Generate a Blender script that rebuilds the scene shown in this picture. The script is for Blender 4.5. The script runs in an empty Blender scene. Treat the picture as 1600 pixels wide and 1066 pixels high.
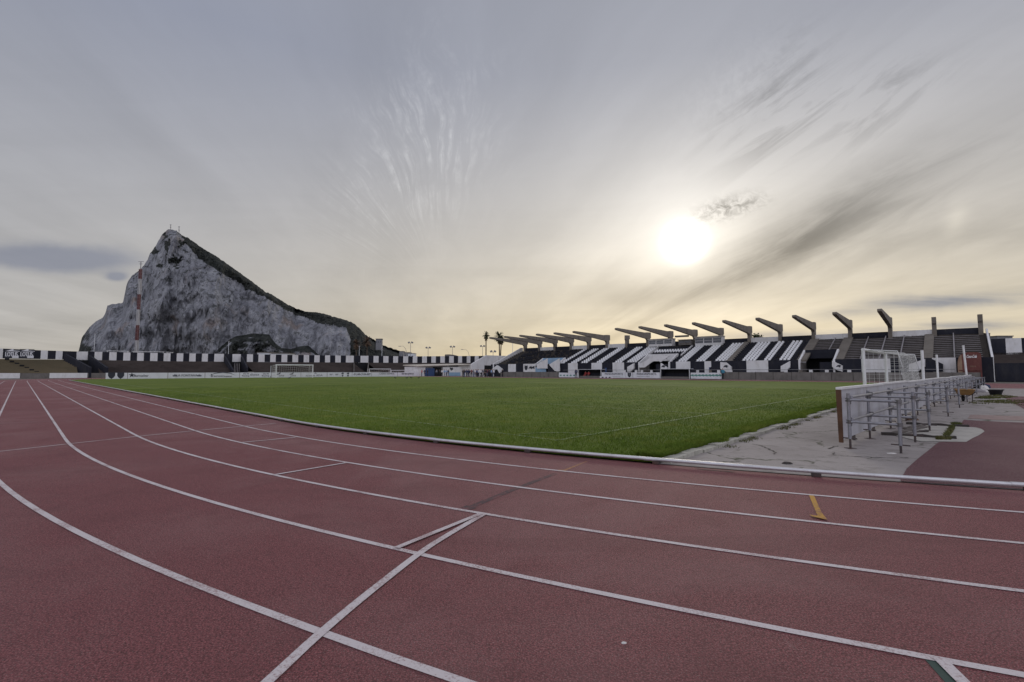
import bpy, bmesh, math, random
import numpy as np
from mathutils import Vector, Matrix, noise as mnoise
random.seed(7); np.random.seed(7)
SC = bpy.context.scene
COL = SC.collection
R = math.radians

# ------------------------------------------------------------------ camera and frames
# x = right, y = ahead, z = up.  The pitch has its own frame: U runs along the near goal line, V along the near touchline.
EYE = 1.30; FPX = 730.0; HORIZON = 580.3
PITCHANG = math.atan((HORIZON - 533) / FPX); CP, SP = math.cos(PITCHANG), math.sin(PITCHANG)
TH = R(-43.60)
UV_U = Vector((-math.sin(TH), math.cos(TH), 0)); UV_V = Vector((-math.cos(TH), -math.sin(TH), 0))

def P(U, V, z=0.0):
    q = UV_U * U + UV_V * V
    return Vector((q.x, q.y, z))
def ray(px, py):                                   # direction measured on the survey photograph
    x = (px - 800) / FPX; z = -(py - 533) / FPX
    return Vector((x, CP - z * SP, SP + z * CP))
def G(px, py, h=0.0):                              # ground point
    r = ray(px, py); t = (h - EYE) / r.z
    return Vector((r.x * t, r.y * t, h))
def toUV(p): return (p.x * UV_U.x + p.y * UV_U.y, p.x * UV_V.x + p.y * UV_V.y)
def onU(px, py, U):                                # -> V, z on the upright plane U = const
    r = ray(px, py); t = U / (r.x * UV_U.x + r.y * UV_U.y)
    return ((r.x * UV_V.x + r.y * UV_V.y) * t, r.z * t + EYE)
def onV(px, py, V):                                # -> U, z on the upright plane V = const
    r = ray(px, py); t = V / (r.x * UV_V.x + r.y * UV_V.y)
    return ((r.x * UV_U.x + r.y * UV_U.y) * t, r.z * t + EYE)
def atD(px, py, D):                                # point at distance D ahead
    r = ray(px, py); t = D / r.y
    return Vector((r.x * t, D, r.z * t + EYE))
def lerp(a, b, t): return a + (b - a) * t
def interp(x, pts):
    if x <= pts[0][0]: return pts[0][1]
    for (a, b), (c, d) in zip(pts, pts[1:]):
        if x <= c: return lerp(b, d, (x - a) / (c - a))
    return pts[-1][1]

cam = bpy.data.cameras.new('camera'); cam.sensor_width = 36.0; cam.sensor_fit = 'HORIZONTAL'
cam.lens = 36.0 * FPX / 1600.0; cam.clip_start = 0.05; cam.clip_end = 12000
camo = bpy.data.objects.new('camera', cam); COL.objects.link(camo)
camo.location = (0, 0, EYE); camo.rotation_euler = (math.pi / 2 + PITCHANG, 0, 0)
SC.camera = camo
SC.view_settings.view_transform = 'Standard'; SC.view_settings.look = 'None'
SC.view_settings.exposure = 0.0; SC.view_settings.gamma = 1.0; SC.view_settings.use_curve_mapping = False

# ------------------------------------------------------------------ node helpers
class NT:
    def __init__(s, tree): s.t = tree; s.n = tree.nodes; s.l = tree.links
    def node(s, typ, **kw):
        n = s.n.new(typ)
        for k, v in kw.items(): setattr(n, k, v)
        return n
    def put(s, sock, v):
        if isinstance(v, bpy.types.NodeSocket): s.l.new(v, sock)
        elif v is not None: sock.default_value = v
    def m(s, op, a, b=None, c=None, clamp=False):
        n = s.node('ShaderNodeMath', operation=op); n.use_clamp = clamp
        s.put(n.inputs[0], a); s.put(n.inputs[1], b); s.put(n.inputs[2], c)
        return n.outputs[0]
    def vm(s, op, a, b=None, out=0):
        n = s.node('ShaderNodeVectorMath', operation=op)
        s.put(n.inputs[0], a); s.put(n.inputs[1], b)
        return n.outputs[out]
    def mix(s, f, a, b, blend='MIX'):
        n = s.node('ShaderNodeMix', data_type='RGBA', blend_type=blend)
        s.put(n.inputs[0], f)
        for i, v in ((6, a), (7, b)):
            if isinstance(v, tuple) and len(v) == 3: v = v + (1,)
            s.put(n.inputs[i], v)
        return n.outputs[2]
    def noise(s, vec, scale, detail=4, rough=.55, dist=0.0, out=0):
        n = s.node('ShaderNodeTexNoise'); s.put(n.inputs['Vector'], vec)
        n.inputs['Scale'].default_value = scale; n.inputs['Detail'].default_value = detail
        n.inputs['Roughness'].default_value = rough; n.inputs['Distortion'].default_value = dist
        return n.outputs[out]
    def voro(s, vec, scale, feature='F1', out=0):
        n = s.node('ShaderNodeTexVoronoi', feature=feature); s.put(n.inputs['Vector'], vec)
        n.inputs['Scale'].default_value = scale
        return n.outputs[out]
    def ramp(s, f, stops, interp='LINEAR'):
        n = s.node('ShaderNodeValToRGB'); n.color_ramp.interpolation = interp
        e = n.color_ramp.elements
        while len(e) < len(stops): e.new(0.5)
        for i, (p, c) in enumerate(stops):
            e[i].position = p
            e[i].color = (c, c, c, 1) if not isinstance(c, tuple) else (c + (1,) if len(c) == 3 else c)
        s.put(n.inputs[0], f); return n.outputs[0]
    def mapr(s, v, a, b, c=0.0, d=1.0, smooth=False):
        n = s.node('ShaderNodeMapRange'); n.clamp = True
        if smooth: n.interpolation_type = 'SMOOTHSTEP'
        s.put(n.inputs[0], v)
        for i, q in zip((1, 2, 3, 4), (a, b, c, d)): n.inputs[i].default_value = q
        return n.outputs[0]
    def scale(s, vec, sc, rot=(0, 0, 0), loc=(0, 0, 0)):
        n = s.node('ShaderNodeMapping'); s.put(n.inputs[0], vec)
        n.inputs[1].default_value = loc; n.inputs[2].default_value = rot; n.inputs[3].default_value = sc
        return n.outputs[0]
    def sep(s, v):
        n = s.node('ShaderNodeSeparateXYZ'); s.put(n.inputs[0], v); return n.outputs
    def comb(s, x, y, z):
        n = s.node('ShaderNodeCombineXYZ')
        for i, v in enumerate((x, y, z)): s.put(n.inputs[i], v)
        return n.outputs[0]

def new_mat(name):
    m = bpy.data.materials.new(name); m.use_nodes = True
    t = NT(m.node_tree); b = m.node_tree.nodes['Principled BSDF']
    return m, t, b
def objco(t): return t.node('ShaderNodeTexCoord').outputs['Object']
def worldpos(t): return t.node('ShaderNodeNewGeometry').outputs['Position']

def paint(name, col, rough=.6, var=.12, scale=1.5, dirt=None, dirt_amt=.0, bump=.0, bscale=60, metal=0.0, spec=.4, fine=0.0):
    """weathered coat: slow tone drift, optional dirt patches and fine grain"""
    m, t, b = new_mat(name)
    p = worldpos(t)
    n1 = t.noise(p, scale, 5, .6)
    c0 = tuple(max(0, x * (1 - var)) for x in col); c1 = tuple(min(.9, x * (1 + var)) for x in col)
    c = t.mix(t.mapr(n1, .3, .7), c0, c1)
    if dirt:
        n2 = t.noise(t.scale(p, (1, 1, .35)), scale * 2.3, 7, .7, .4)
        c = t.mix(t.m('MULTIPLY', t.mapr(n2, .48, .72), dirt_amt), c, dirt)
    if fine:
        n3 = t.noise(p, bscale, 3, .7)
        c = t.mix(t.m('MULTIPLY', t.mapr(n3, .35, .65), fine), c, tuple(x * .45 for x in col))
    t.put(b.inputs['Base Color'], c); b.inputs['Roughness'].default_value = rough
    b.inputs['Metallic'].default_value = metal; b.inputs['Specular IOR Level'].default_value = spec
    if bump:
        bn = t.node('ShaderNodeBump'); bn.inputs['Strength'].default_value = bump; bn.inputs['Distance'].default_value = .02
        t.put(bn.inputs['Height'], t.noise(p, bscale, 4, .6)); t.l.new(bn.outputs[0], b.inputs['Normal'])
    return m

M = {}
M['white_wall'] = paint('white_wall', (.74, .73, .74), .7, .05, .5, (.38, .35, .31), .45)
M['black_wall'] = paint('black_wall', (.020, .021, .031), .75, .2, .5, (.07, .065, .062), .35, spec=.2)
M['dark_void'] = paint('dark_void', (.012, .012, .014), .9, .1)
M['grey_wall'] = paint('grey_wall', (.17, .155, .145), .85, .15, .6, (.06, .055, .05), .6, .2, 25)
M['concrete_rib'] = paint('concrete_rib', (.20, .175, .15), .85, .15, .4, (.07, .06, .05), .6, .2, 20)
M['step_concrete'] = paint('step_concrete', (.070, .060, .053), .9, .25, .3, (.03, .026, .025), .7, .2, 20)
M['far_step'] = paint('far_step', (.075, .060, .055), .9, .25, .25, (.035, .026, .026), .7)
M['mossy_lit_step'] = paint('mossy_lit_step', (.145, .118, .075), .9, .2, .15, (.10, .09, .06), .5)  # moss colour, with the stronger light on the left section painted in
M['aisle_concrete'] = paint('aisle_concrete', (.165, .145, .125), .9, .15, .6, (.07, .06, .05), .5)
M['step_edge'] = paint('step_edge', (.27, .25, .26), .8, .2, .7, (.10, .09, .09), .6)
M['white_seat'] = paint('white_seat', (.78, .78, .80), .35, .06, 1.0)
M['black_seat'] = paint('black_seat', (.014, .015, .024), .5, .2, 1.0, spec=.2)
M['white_metal'] = paint('white_metal', (.74, .74, .75), .35, .06, 2.0, (.35, .28, .2), .25)
M['net_cord'] = paint('net_cord', (.62, .61, .60), .8, .05)
M['board_white'] = paint('board_white', (.70, .70, .74), .55, .05, .7, (.42, .40, .4), .35)
M['ink'] = paint('ink', (.03, .032, .045), .6, .1)
M['ink_grey'] = paint('ink_grey', (.12, .125, .15), .6, .1)
M['ink_green'] = paint('ink_green', (.10, .26, .22), .6, .15)
M['sky_blue'] = paint('sky_blue', (.26, .40, .56), .6, .1, .6, (.3, .3, .3), .3)
M['blue_door'] = paint('blue_door', (.035, .07, .18), .5, .15)
M['roof_tin'] = paint('roof_tin', (.52, .47, .41), .6, .12, .6, (.25, .22, .2), .4)
M['glass'] = paint('glass', (.05, .055, .075), .12, .15, .8, spec=.8)
M['steel'] = paint('steel', (.30, .30, .33), .42, .18, 3, (.16, .11, .08), .55, metal=.55, fine=.25, bscale=45)
M['rust_steel'] = paint('rust_steel', (.07, .055, .055), .6, .3, 6, (.14, .06, .03), .6, metal=.3)
M['steel_dark'] = paint('steel_dark', (.16, .155, .16), .5, .2, 5, (.12, .08, .06), .4, metal=.5)
M['rail_metal'] = paint('rail_metal', (.62, .62, .65), .32, .12, 1.5, (.25, .22, .2), .35, metal=.45, fine=.15, bscale=60)
M['ply_back'] = paint('ply_back', (.47, .465, .50), .55, .08, 1.2, (.27, .25, .24), .65, fine=.08, bscale=30)
M['rust_edge'] = paint('rust_edge', (.105, .052, .027), .7, .3, 6, (.10, .04, .02), .7)
M['kiosk_red'] = paint('kiosk_red', (.130, .036, .032), .6, .15, .8, (.35, .16, .11), .45)
M['kiosk_tan'] = paint('kiosk_tan', (.29, .19, .13), .7, .2, 1.5, (.2, .1, .06), .5)
M['orange_tray'] = paint('orange_tray', (.29, .165, .06), .6, .2, 4, (.18, .09, .04), .6)
M['rubber'] = paint('rubber', (.018, .018, .02), .7, .2)
M['timber'] = paint('timber', (.13, .11, .10), .85, .3, 5, (.05, .04, .035), .6, .4, 60)
M['dark_timber'] = paint('dark_timber', (.045, .038, .036), .85, .3, 5, (.10, .085, .07), .5)
M['sack'] = paint('sack', (.62, .60, .58), .7, .1, 6)
M['palm_trunk'] = paint('palm_trunk', (.09, .065, .05), .9, .2, .8)
M['palm_leaf'] = paint('palm_leaf', (.045, .055, .022), .6, .35, 1.2)
M['palm_dead'] = paint('palm_dead', (.09, .055, .035), .8, .35, 1.2)
M['mast_red'] = paint('mast_red', (.15, .055, .058), .5, .1)
M['mast_white'] = paint('mast_white', (.46, .45, .46), .5, .08)
M['lamp_steel'] = paint('lamp_steel', (.24, .23, .24), .5, .1)
M['house_wall'] = paint('house_wall', (.20, .20, .215), .8, .1, .1)
M['house_light'] = paint('house_light', (.60, .62, .66), .8, .1, .1)
M['skin'] = paint('skin', (.36, .21, .15), .6, .1)
M['hair'] = paint('hair', (.025, .02, .018), .6, .1)
for nm, c in (('cloth_black', (.02, .02, .026)), ('cloth_navy', (.03, .04, .09)), ('cloth_white', (.68, .68, .70)), ('cloth_sky', (.30, .44, .66)),
              ('cloth_red', (.48, .07, .07)), ('cloth_grey', (.20, .20, .23)), ('cloth_teal', (.05, .22, .32)), ('cloth_maroon', (.20, .05, .06)), ('cloth_denim', (.07, .10, .19))):
    M[nm] = paint(nm, c, .8, .15, 3)

# --- rubber running track: granules of several reds, worn and stained patches
def track_material(name, base, lighten):
    m, t, b = new_mat(name); p = worldpos(t)
    g = t.noise(p, 125, 3, .72); g2 = t.voro(p, 100); g3 = t.noise(p, 70, 2, .6)
    big = t.noise(p, .30, 5, .62, .6); mid = t.noise(p, 1.5, 6, .65, .3)
    c = t.mix(t.mapr(g, .36, .64), tuple(x * .34 for x in base), tuple(x * 1.75 for x in base))
    c = t.mix(t.m('MULTIPLY', t.mapr(g2, .42, .70), .55), c, tuple(x * .25 for x in base))
    pale = t.m('MULTIPLY', t.mapr(t.noise(p, 140, 2, .5), .58, .68), t.mapr(big, .35, .65, .35, 1.0))
    c = t.mix(t.m('MULTIPLY', pale, .75), c, (.40, .33, .32))
    c = t.mix(t.m('MULTIPLY', t.mapr(big, .45, .66), lighten), c, (.285, .165, .16))
    c = t.mix(t.m('MULTIPLY', t.mapr(mid, .52, .72), .38), c, tuple(x * .55 for x in base))
    scuff = t.mapr(t.noise(t.scale(p, (1, .30, 1), (0, 0, .7)), 2.2, 8, .72, .8), .66, .76)
    c = t.mix(t.m('MULTIPLY', scuff, .42), c, (.36, .28, .26))
    seam = t.noise(t.scale(p, (.35, 3.0, 1), (0, 0, .95)), .5, 3, .5)
    c = t.mix(t.m('MULTIPLY', t.mapr(seam, .60, .64), .16), c, tuple(x * .5 for x in base))
    t.put(b.inputs['Base Color'], c); b.inputs['Roughness'].default_value = .78; b.inputs['Specular IOR Level'].default_value = .3
    bn = t.node('ShaderNodeBump'); bn.inputs['Strength'].default_value = .8; bn.inputs['Distance'].default_value = .010
    t.put(bn.inputs['Height'], t.m('ADD', g, g3)); t.l.new(bn.outputs[0], b.inputs['Normal'])
    return m
M['track'] = track_material('track_rubber', (.215, .072, .077), .38)
M['track_dark'] = track_material('track_dark_rubber', (.135, .055, .064), .12)

def line_paint(name, col, wear, under, uscale=40):
    m, t, b = new_mat(name); p = worldpos(t)
    w = t.noise(p, uscale, 5, .75); w2 = t.noise(p, 2.2, 4, .6)
    f = t.mapr(t.m('ADD', t.m('MULTIPLY', w, .6), t.m('MULTIPLY', w2, .4)), .62 - wear, .72 - wear)
    t.put(b.inputs['Base Color'], t.mix(f, col, under)); b.inputs['Roughness'].default_value = .8
    b.inputs['Specular IOR Level'].default_value = .2
    return m
M['line'] = line_paint('lane_paint', (.58, .53, .54), .13, (.33, .23, .23), 75)
M['faint_line'] = line_paint('faint_lane_paint', (.34, .24, .24), .2, (.24, .12, .125), 40)
M['yellow_line'] = line_paint('yellow_paint', (.46, .25, .045), .14, (.26, .13, .08), 40)
M['orange_line'] = line_paint('orange_paint', (.34, .17, .075), .16, (.24, .11, .09), 30)
M['dark_line'] = line_paint('grey_overpaint', (.085, .055, .06), .15, (.19, .075, .08), 20)
M['green_line'] = line_paint('green_paint', (.05, .08, .07), .08, (.12, .09, .09), 50)
M['grass_line'] = line_paint('lime_line', (.20, .25, .11), .16, (.10, .15, .045), 14)

# --- turf: mottled base and blades
def turf(name, dark, light, dry, mow=True):
    m, t, b = new_mat(name); p = worldpos(t)
    a = t.noise(p, .22, 5, .6, .5); c2 = t.noise(p, 1.3, 6, .65, .4); f = t.noise(p, 28, 4, .7)
    c = t.mix(t.mapr(a, .32, .68), dark, light)
    c = t.mix(t.m('MULTIPLY', t.mapr(c2, .5, .72), .6), c, dry)
    c = t.mix(t.m('MULTIPLY', t.mapr(f, .4, .7), .35), c, tuple(x * .45 for x in dark))
    if mow:
        q = t.scale(p, (1, 1, 1), (0, 0, -TH + math.pi / 2)); s = t.sep(q)
        band = t.m('SINE', t.m('MULTIPLY', s[1], .62))
        c = t.mix(t.m('MULTIPLY', t.mapr(band, -.25, .25), .45), c, tuple(x * .68 for x in light))
    t.put(b.inputs['Base Color'], c); b.inputs['Roughness'].default_value = .9; b.inputs['Specular IOR Level'].default_value = .15
    bn = t.node('ShaderNodeBump'); bn.inputs['Strength'].default_value = .6; bn.inputs['Distance'].default_value = .04
    t.put(bn.inputs['Height'], t.noise(p, 14, 5, .7)); t.l.new(bn.outputs[0], b.inputs['Normal'])
    return m
M['turf'] = turf('turf', (.076, .122, .015), (.145, .195, .028), (.22, .232, .045))
M['blade'] = turf('grass_blade', (.092, .150, .018), (.172, .238, .034), (.29, .30, .06), False)
M['weed'] = turf('weed_leaf', (.085, .095, .030), (.14, .135, .055), (.26, .21, .11), False)

# --- worn apron concrete with stains and cracks
def concrete():
    m, t, b = new_mat('apron_concrete'); p = worldpos(t)
    a = t.noise(p, .7, 6, .6, .4); g = t.noise(p, 70, 4, .75); d = t.noise(p, 3.1, 7, .7, .6)
    c = t.mix(t.mapr(a, .3, .7), (.275, .243, .232), (.375, .340, .325))
    c = t.mix(t.m('MULTIPLY', t.mapr(g, .35, .68), .35), c, (.15, .135, .13))
    c = t.mix(t.m('MULTIPLY', t.mapr(d, .52, .70), .6), c, (.13, .113, .10))
    w = t.vm('ADD', p, t.vm('MULTIPLY', t.noise(p, 1.2, 4, .6, 0, 1), (1.1, 1.1, 0)))
    cr = t.voro(w, .55, 'DISTANCE_TO_EDGE')
    crk = t.m('MULTIPLY', t.mapr(cr, .004, .016, 1, 0), t.mapr(t.noise(p, .9, 3), .46, .52))
    c = t.mix(t.m('MULTIPLY', crk, .85), c, (.05, .055, .03))
    t.put(b.inputs['Base Color'], c); b.inputs['Roughness'].default_value = .9; b.inputs['Specular IOR Level'].default_value = .25
    bn = t.node('ShaderNodeBump'); bn.inputs['Strength'].default_value = .4; bn.inputs['Distance'].default_value = .01
    t.put(bn.inputs['Height'], g); t.l.new(bn.outputs[0], b.inputs['Normal'])
    return m
M['apron'] = concrete()
M['pale_concrete'] = paint('pale_concrete', (.42, .395, .36), .9, .12, 2.0, (.2, .18, .16), .5, .3, 60, fine=.25)
M['edging'] = paint('edging', (.46, .44, .39), .9, .2, 3.0, (.15, .15, .09), .7, .5, 50, fine=.3)
M['ground'] = paint('ground_earth', (.16, .145, .12), .95, .2, .05)

# ------------------------------------------------------------------ mesh builder
HOST = {'base_jack': ('upright',), 'coupler': ('transom', 'ledger'), 'lettering': ('board', 'body'), 'emblem': ('board',), 'caption_strip': ('board',), 'hub': ('wheel',),
        'rail_foot': ('rail_section',), 'joint_sleeve': ('rail_section',), 'faded_panel': ('body',), 'counter': ('body',), 'bench_back': ('bench_seat',), 'top_trim': ('board',), 'end_post': ('board',), 'sleeve': ('shaft',), 'rail_post': ('handrail',), 'lamp_head': ('mast',)}
LAST = {}
class MB:
    def __init__(s): s.v = []; s.f = []; s.mi = []; s.smooth = []
    def face(s, pts, mi=0, smooth=False):
        i = len(s.v); s.v.extend([tuple(p) for p in pts]); s.f.append(tuple(range(i, i + len(pts)))); s.mi.append(mi); s.smooth.append(smooth)
    def mesh(s, vs, fs, mi=0, smooth=False):
        i = len(s.v); s.v.extend([tuple(p) for p in vs])
        for f in fs: s.f.append(tuple(i + k for k in f)); s.mi.append(mi); s.smooth.append(smooth)
    def hexa(s, b, t, mi=0):                        # 4 bottom points, 4 top points (same winding, ccw from above)
        s.mesh(list(b) + list(t), [(3, 2, 1, 0), (4, 5, 6, 7), (0, 1, 5, 4), (1, 2, 6, 5), (2, 3, 7, 6), (3, 0, 4, 7)], mi)
    def ubox(s, U0, U1, V0, V1, z0, z1, mi=0):      # box in the pitch frame (U = right-away, V = left-away)
        b = [P(U0, V0, z0), P(U1, V0, z0), P(U1, V1, z0), P(U0, V1, z0)]
        s.hexa(b, [Vector((q.x, q.y, z1)) for q in b], mi)
    def box(s, c, d, mi=0, M4=None):
        x, y, z = d[0] / 2, d[1] / 2, d[2] / 2
        b = [Vector((-x, -y, -z)), Vector((x, -y, -z)), Vector((x, y, -z)), Vector((-x, y, -z))]
        t = [q + Vector((0, 0, d[2])) for q in b]
        c = Vector(c)
        f = (lambda q: M4 @ q + c) if M4 else (lambda q: q + c)
        s.hexa([f(q) for q in b], [f(q) for q in t], mi)
    def prism(s, pts, off, mi=0, cap_mi=None):      # polygon extruded by a vector
        off = Vector(off); n = len(pts); a = [Vector(p) for p in pts]; b = [p + off for p in a]
        s.mesh(a + b, [tuple(range(n - 1, -1, -1))], mi if cap_mi is None else cap_mi)
        s.mesh(a + b, [tuple(range(n, 2 * n))] + [(i, (i + 1) % n, (i + 1) % n + n, i + n) for i in range(n)], mi)
    def tube(s, pts, r, n=8, mi=0, caps=True, smooth=True, close=False):
        pts = [Vector(p) for p in pts]; rs = r if isinstance(r, (list, tuple)) else [r] * len(pts)
        vs = []; m = len(pts)
        for i, p in enumerate(pts):
            d = (pts[min(i + 1, m - 1)] - pts[max(i - 1, 0)]).normalized()
            a = d.cross(Vector((0, 0, 1)))
            if a.length < 1e-3: a = d.cross(Vector((1, 0, 0)))
            a.normalize(); b = d.cross(a)
            for k in range(n):
                w = 2 * math.pi * k / n; vs.append(p + (a * math.cos(w) + b * math.sin(w)) * rs[i])
        fs = [(i * n + k, i * n + (k + 1) % n, (i + 1) * n + (k + 1) % n, (i + 1) * n + k) for i in range(m - 1) for k in range(n)]
        s.mesh(vs, fs, mi, smooth)
        if caps: s.mesh(vs[:n], [tuple(range(n - 1, -1, -1))], mi); s.mesh(vs[-n:], [tuple(range(n))], mi)
    def build(s, name, mats, parent=None, origin=None):
        me = bpy.data.meshes.new(name)
        if parent is not None and origin is None: o = Vector(parent['base'])
        elif origin is not None: o = Vector(origin)
        else: o = Vector((0, 0, 0))
        me.from_pydata([(x - o.x, y - o.y, z - o.z) for x, y, z in s.v], [], s.f)
        mats = mats if isinstance(mats, (list, tuple)) else [mats]
        for m in mats: me.materials.append(M[m] if isinstance(m, str) else m)
        me.polygons.foreach_set('material_index', s.mi)
        me.polygons.foreach_set('use_smooth', s.smooth); me.update()
        ob = bpy.data.objects.new(name, me); COL.objects.link(ob)
        if parent is not None:
            hs = [LAST[(parent.name, h)] for h in HOST.get(name, ()) if (parent.name, h) in LAST]
            ob.parent = max(hs, key=lambda q: q[0])[1] if hs else parent
            LAST[(parent.name, name)] = (len(LAST) + len(bpy.data.objects), ob)
        else: ob.location = o
        return ob

def tag(o, label=None, cat=None, group=None, kind=None):
    if label: o['label'] = label
    if cat: o['category'] = cat
    if group: o['group'] = group
    if kind: o['kind'] = kind
    return o
def thing(name, label, cat, base, group=None):
    o = bpy.data.objects.new(name, None); COL.objects.link(o); o.location = base; o['base'] = tuple(base)
    o.empty_display_size = .3
    return tag(o, label, cat, group)
def struct(o): o['kind'] = 'structure'; return o
def text_geo(s, size):
    cu = bpy.data.curves.new('lettering', 'FONT'); cu.body = s; cu.size = size; cu.align_x = 'CENTER'; cu.align_y = 'CENTER'
    cu.resolution_u = 3
    o = bpy.data.objects.new('lettering', cu); COL.objects.link(o)
    dg = bpy.context.evaluated_depsgraph_get(); me = bpy.data.meshes.new_from_object(o.evaluated_get(dg))
    vs = [v.co.copy() for v in me.vertices]; fs = [tuple(p.vertices) for p in me.polygons]
    bpy.data.objects.remove(o); bpy.data.curves.remove(cu); bpy.data.meshes.remove(me)
    return vs, fs
def put_text(mb, s, c, xd, zd, w, h, mi=0, slant=0.0, bold=0.0):
    vs, fs = text_geo(s, 1.0)
    x0 = min(v.x for v in vs); x1 = max(v.x for v in vs); y0 = min(v.y for v in vs); y1 = max(v.y for v in vs)
    q = []
    for v in vs:
        a = ((v.x - x0) / (x1 - x0) - .5) * w; b = ((v.y - y0) / (y1 - y0) - .5) * h
        q.append(Vector(c) + xd * (a + b * slant) + zd * b)
    mb.mesh(q, fs, mi)
    if bold:
        nrm = xd.cross(zd)
        for k, dx in enumerate((bold, -bold)): mb.mesh([p + xd * dx + nrm * .003 * (k + 1) for p in q], fs, mi)
def put_poly(mb, pts, c, xd, zd, s, mi=0, lift=0.0):
    n = xd.cross(zd)
    mb.face([Vector(c) + xd * (x * s) + zd * (y * s) + n * lift for x, y in pts], mi)
ZD = Vector((0, 0, 1))
SHIELD = [(-.5, .6), (0, .5), (.5, .6), (.5, -.05), (.32, -.4), (0, -.65), (-.32, -.4), (-.5, -.05)]
STAR = [((.5 if k % 2 == 0 else .2) * math.sin(k * math.pi / 5), (.5 if k % 2 == 0 else .2) * math.cos(k * math.pi / 5)) for k in range(10)]
CAP = [(-.6, -.15), (-.2, .3), (.2, .35), (.6, .1), (.35, .0), (.3, -.3), (-.1, -.1)]
# ------------------------------------------------------------------ sky and light
SUN = ray(1070, 378).normalized()
SUN_EL = math.asin(SUN.z); SUN_AZ = math.atan2(SUN.x, SUN.y)
world = bpy.data.worlds.new('World'); SC.world = world; world.use_nodes = True
def make_sky():
    t = NT(world.node_tree); t.n.clear()
    d = t.node('ShaderNodeTexCoord').outputs['Generated']
    x, y, z = t.sep(d)
    zc = t.m('MAXIMUM', z, 0.0)
    cosr = t.m('MINIMUM', t.vm('DOT_PRODUCT', d, tuple(SUN), 1), 1.0)
    rho = t.m('MULTIPLY', t.m('ARCCOSINE', cosr), 180 / math.pi)
    def gauss(v, w): return t.m('EXPONENT', t.m('MULTIPLY', t.m('POWER', t.m('DIVIDE', v, w), 2.0), -1.0))
    # directions seen as a map around north: mx right, mz up (only in front)
    yf = t.m('MAXIMUM', y, .08); front = t.mapr(y, .08, .3)
    mx = t.m('DIVIDE', x, yf); mz = t.m('DIVIDE', z, yf)
    # the cloud sheet: a level plane overhead, streets of cloud running away to the horizon
    zz = t.m('ADD', zc, .07)
    sheet = t.comb(t.m('DIVIDE', x, zz), t.m('DIVIDE', y, zz), 0.0)
    street = t.scale(sheet, (1, 1, 1), (0, 0, R(-9)))
    warp = t.noise(street, .7, 4, .6, 0, 1)
    street = t.vm('ADD', street, t.vm('MULTIPLY', t.vm('SUBTRACT', warp, (.5, .5, .5)), (.55, .9, 0)))
    soft = t.noise(t.scale(street, (1.0, .22, 1)), 1.1, 6, .55, .3)
    fine = t.noise(t.scale(street, (1.0, .30, 1)), 5.0, 6, .62, .5)
    def spot(px, py, ang, hl, hw, warpamt=.25):
        cx = (px - 800) / FPX; cz = (HORIZON - py) / FPX; a = R(ang)
        wx = t.noise(t.comb(mx, mz, float(px) * .013), 3.0, 5, .6)
        wv = t.m('MULTIPLY', t.m('SUBTRACT', wx, .5), warpamt)
        dx = t.m('SUBTRACT', mx, cx); dz = t.m('ADD', t.m('SUBTRACT', mz, cz), wv)
        p = t.m('ADD', t.m('MULTIPLY', dx, math.cos(a)), t.m('MULTIPLY', dz, math.sin(a)))
        q = t.m('SUBTRACT', t.m('MULTIPLY', dz, math.cos(a)), t.m('MULTIPLY', dx, math.sin(a)))
        e = t.m('ADD', t.m('POWER', t.m('DIVIDE', p, hl / FPX), 2.0), t.m('POWER', t.m('DIVIDE', q, hw / FPX), 2.0))
        return t.m('MULTIPLY', t.m('EXPONENT', t.m('MULTIPLY', e, -1.0)), front)
    # veil of high cloud: cool overhead, warm and thin towards the horizon under the sun
    base = t.ramp(zc, [(0.0, (.455, .45, .455)), (.10, (.45, .45, .465)), (.28, (.395, .405, .445)), (.55, (.268, .293, .375)), (.8, (.31, .33, .40)), (1.0, (.46, .48, .55))])
    behind = t.mapr(y, .25, -.5, 0, 1, True)
    base = t.mix(t.m('MULTIPLY', behind, 1.0), base, (.86, .87, .98))  # unseen sky behind the camera, brightened to light the faces turned to it
    low = t.m('EXPONENT', t.m('DIVIDE', zc, -.17))
    warm = t.m('MULTIPLY', t.m('EXPONENT', t.m('DIVIDE', zc, -.21)), gauss(rho, 50.0))
    base = t.mix(t.m('MULTIPLY', warm, 1.0, None, True), base, (.83, .655, .345))
    g1 = t.m('ADD', t.m('MULTIPLY', gauss(rho, 13.0), .14), t.m('MULTIPLY', gauss(rho, 31.0), .17))
    base = t.mix(1.0, base, t.mix(g1, (0, 0, 0), (1.0, .98, .92)), 'ADD')
    # tone of the streets of cloud
    mod = t.m('ADD', .87, t.m('MULTIPLY', t.mapr(soft, .3, .7), .25))
    mod = t.m('MULTIPLY', mod, t.m('ADD', .985, t.m('MULTIPLY', t.mapr(fine, .3, .7), .03)))
    hor = t.noise(t.comb(t.m('MULTIPLY', mx, .9), t.m('MULTIPLY', mz, 9.0), 2.0), 1.6, 6, .55, .5)
    mod = t.m('MULTIPLY', mod, t.m('SUBTRACT', 1.0, t.m('MULTIPLY', t.m('MULTIPLY', t.mapr(hor, .42, .68), low), .20)))
    # ripples of cirrus fanning out left of the middle
    fan = t.m('MULTIPLY', spot(642, 228, 66, 150, 92, .30), 1.0)
    cx = t.m('DIVIDE', t.m('ADD', mx, .15), t.m('MAXIMUM', t.m('SUBTRACT', mz, .17), .05))
    wob = t.noise(t.comb(mx, mz, 4.0), 3.2, 3, .5)
    ph = t.m('ADD', t.m('MULTIPLY', cx, 78.0), t.m('MULTIPLY', wob, 24.0))
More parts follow.
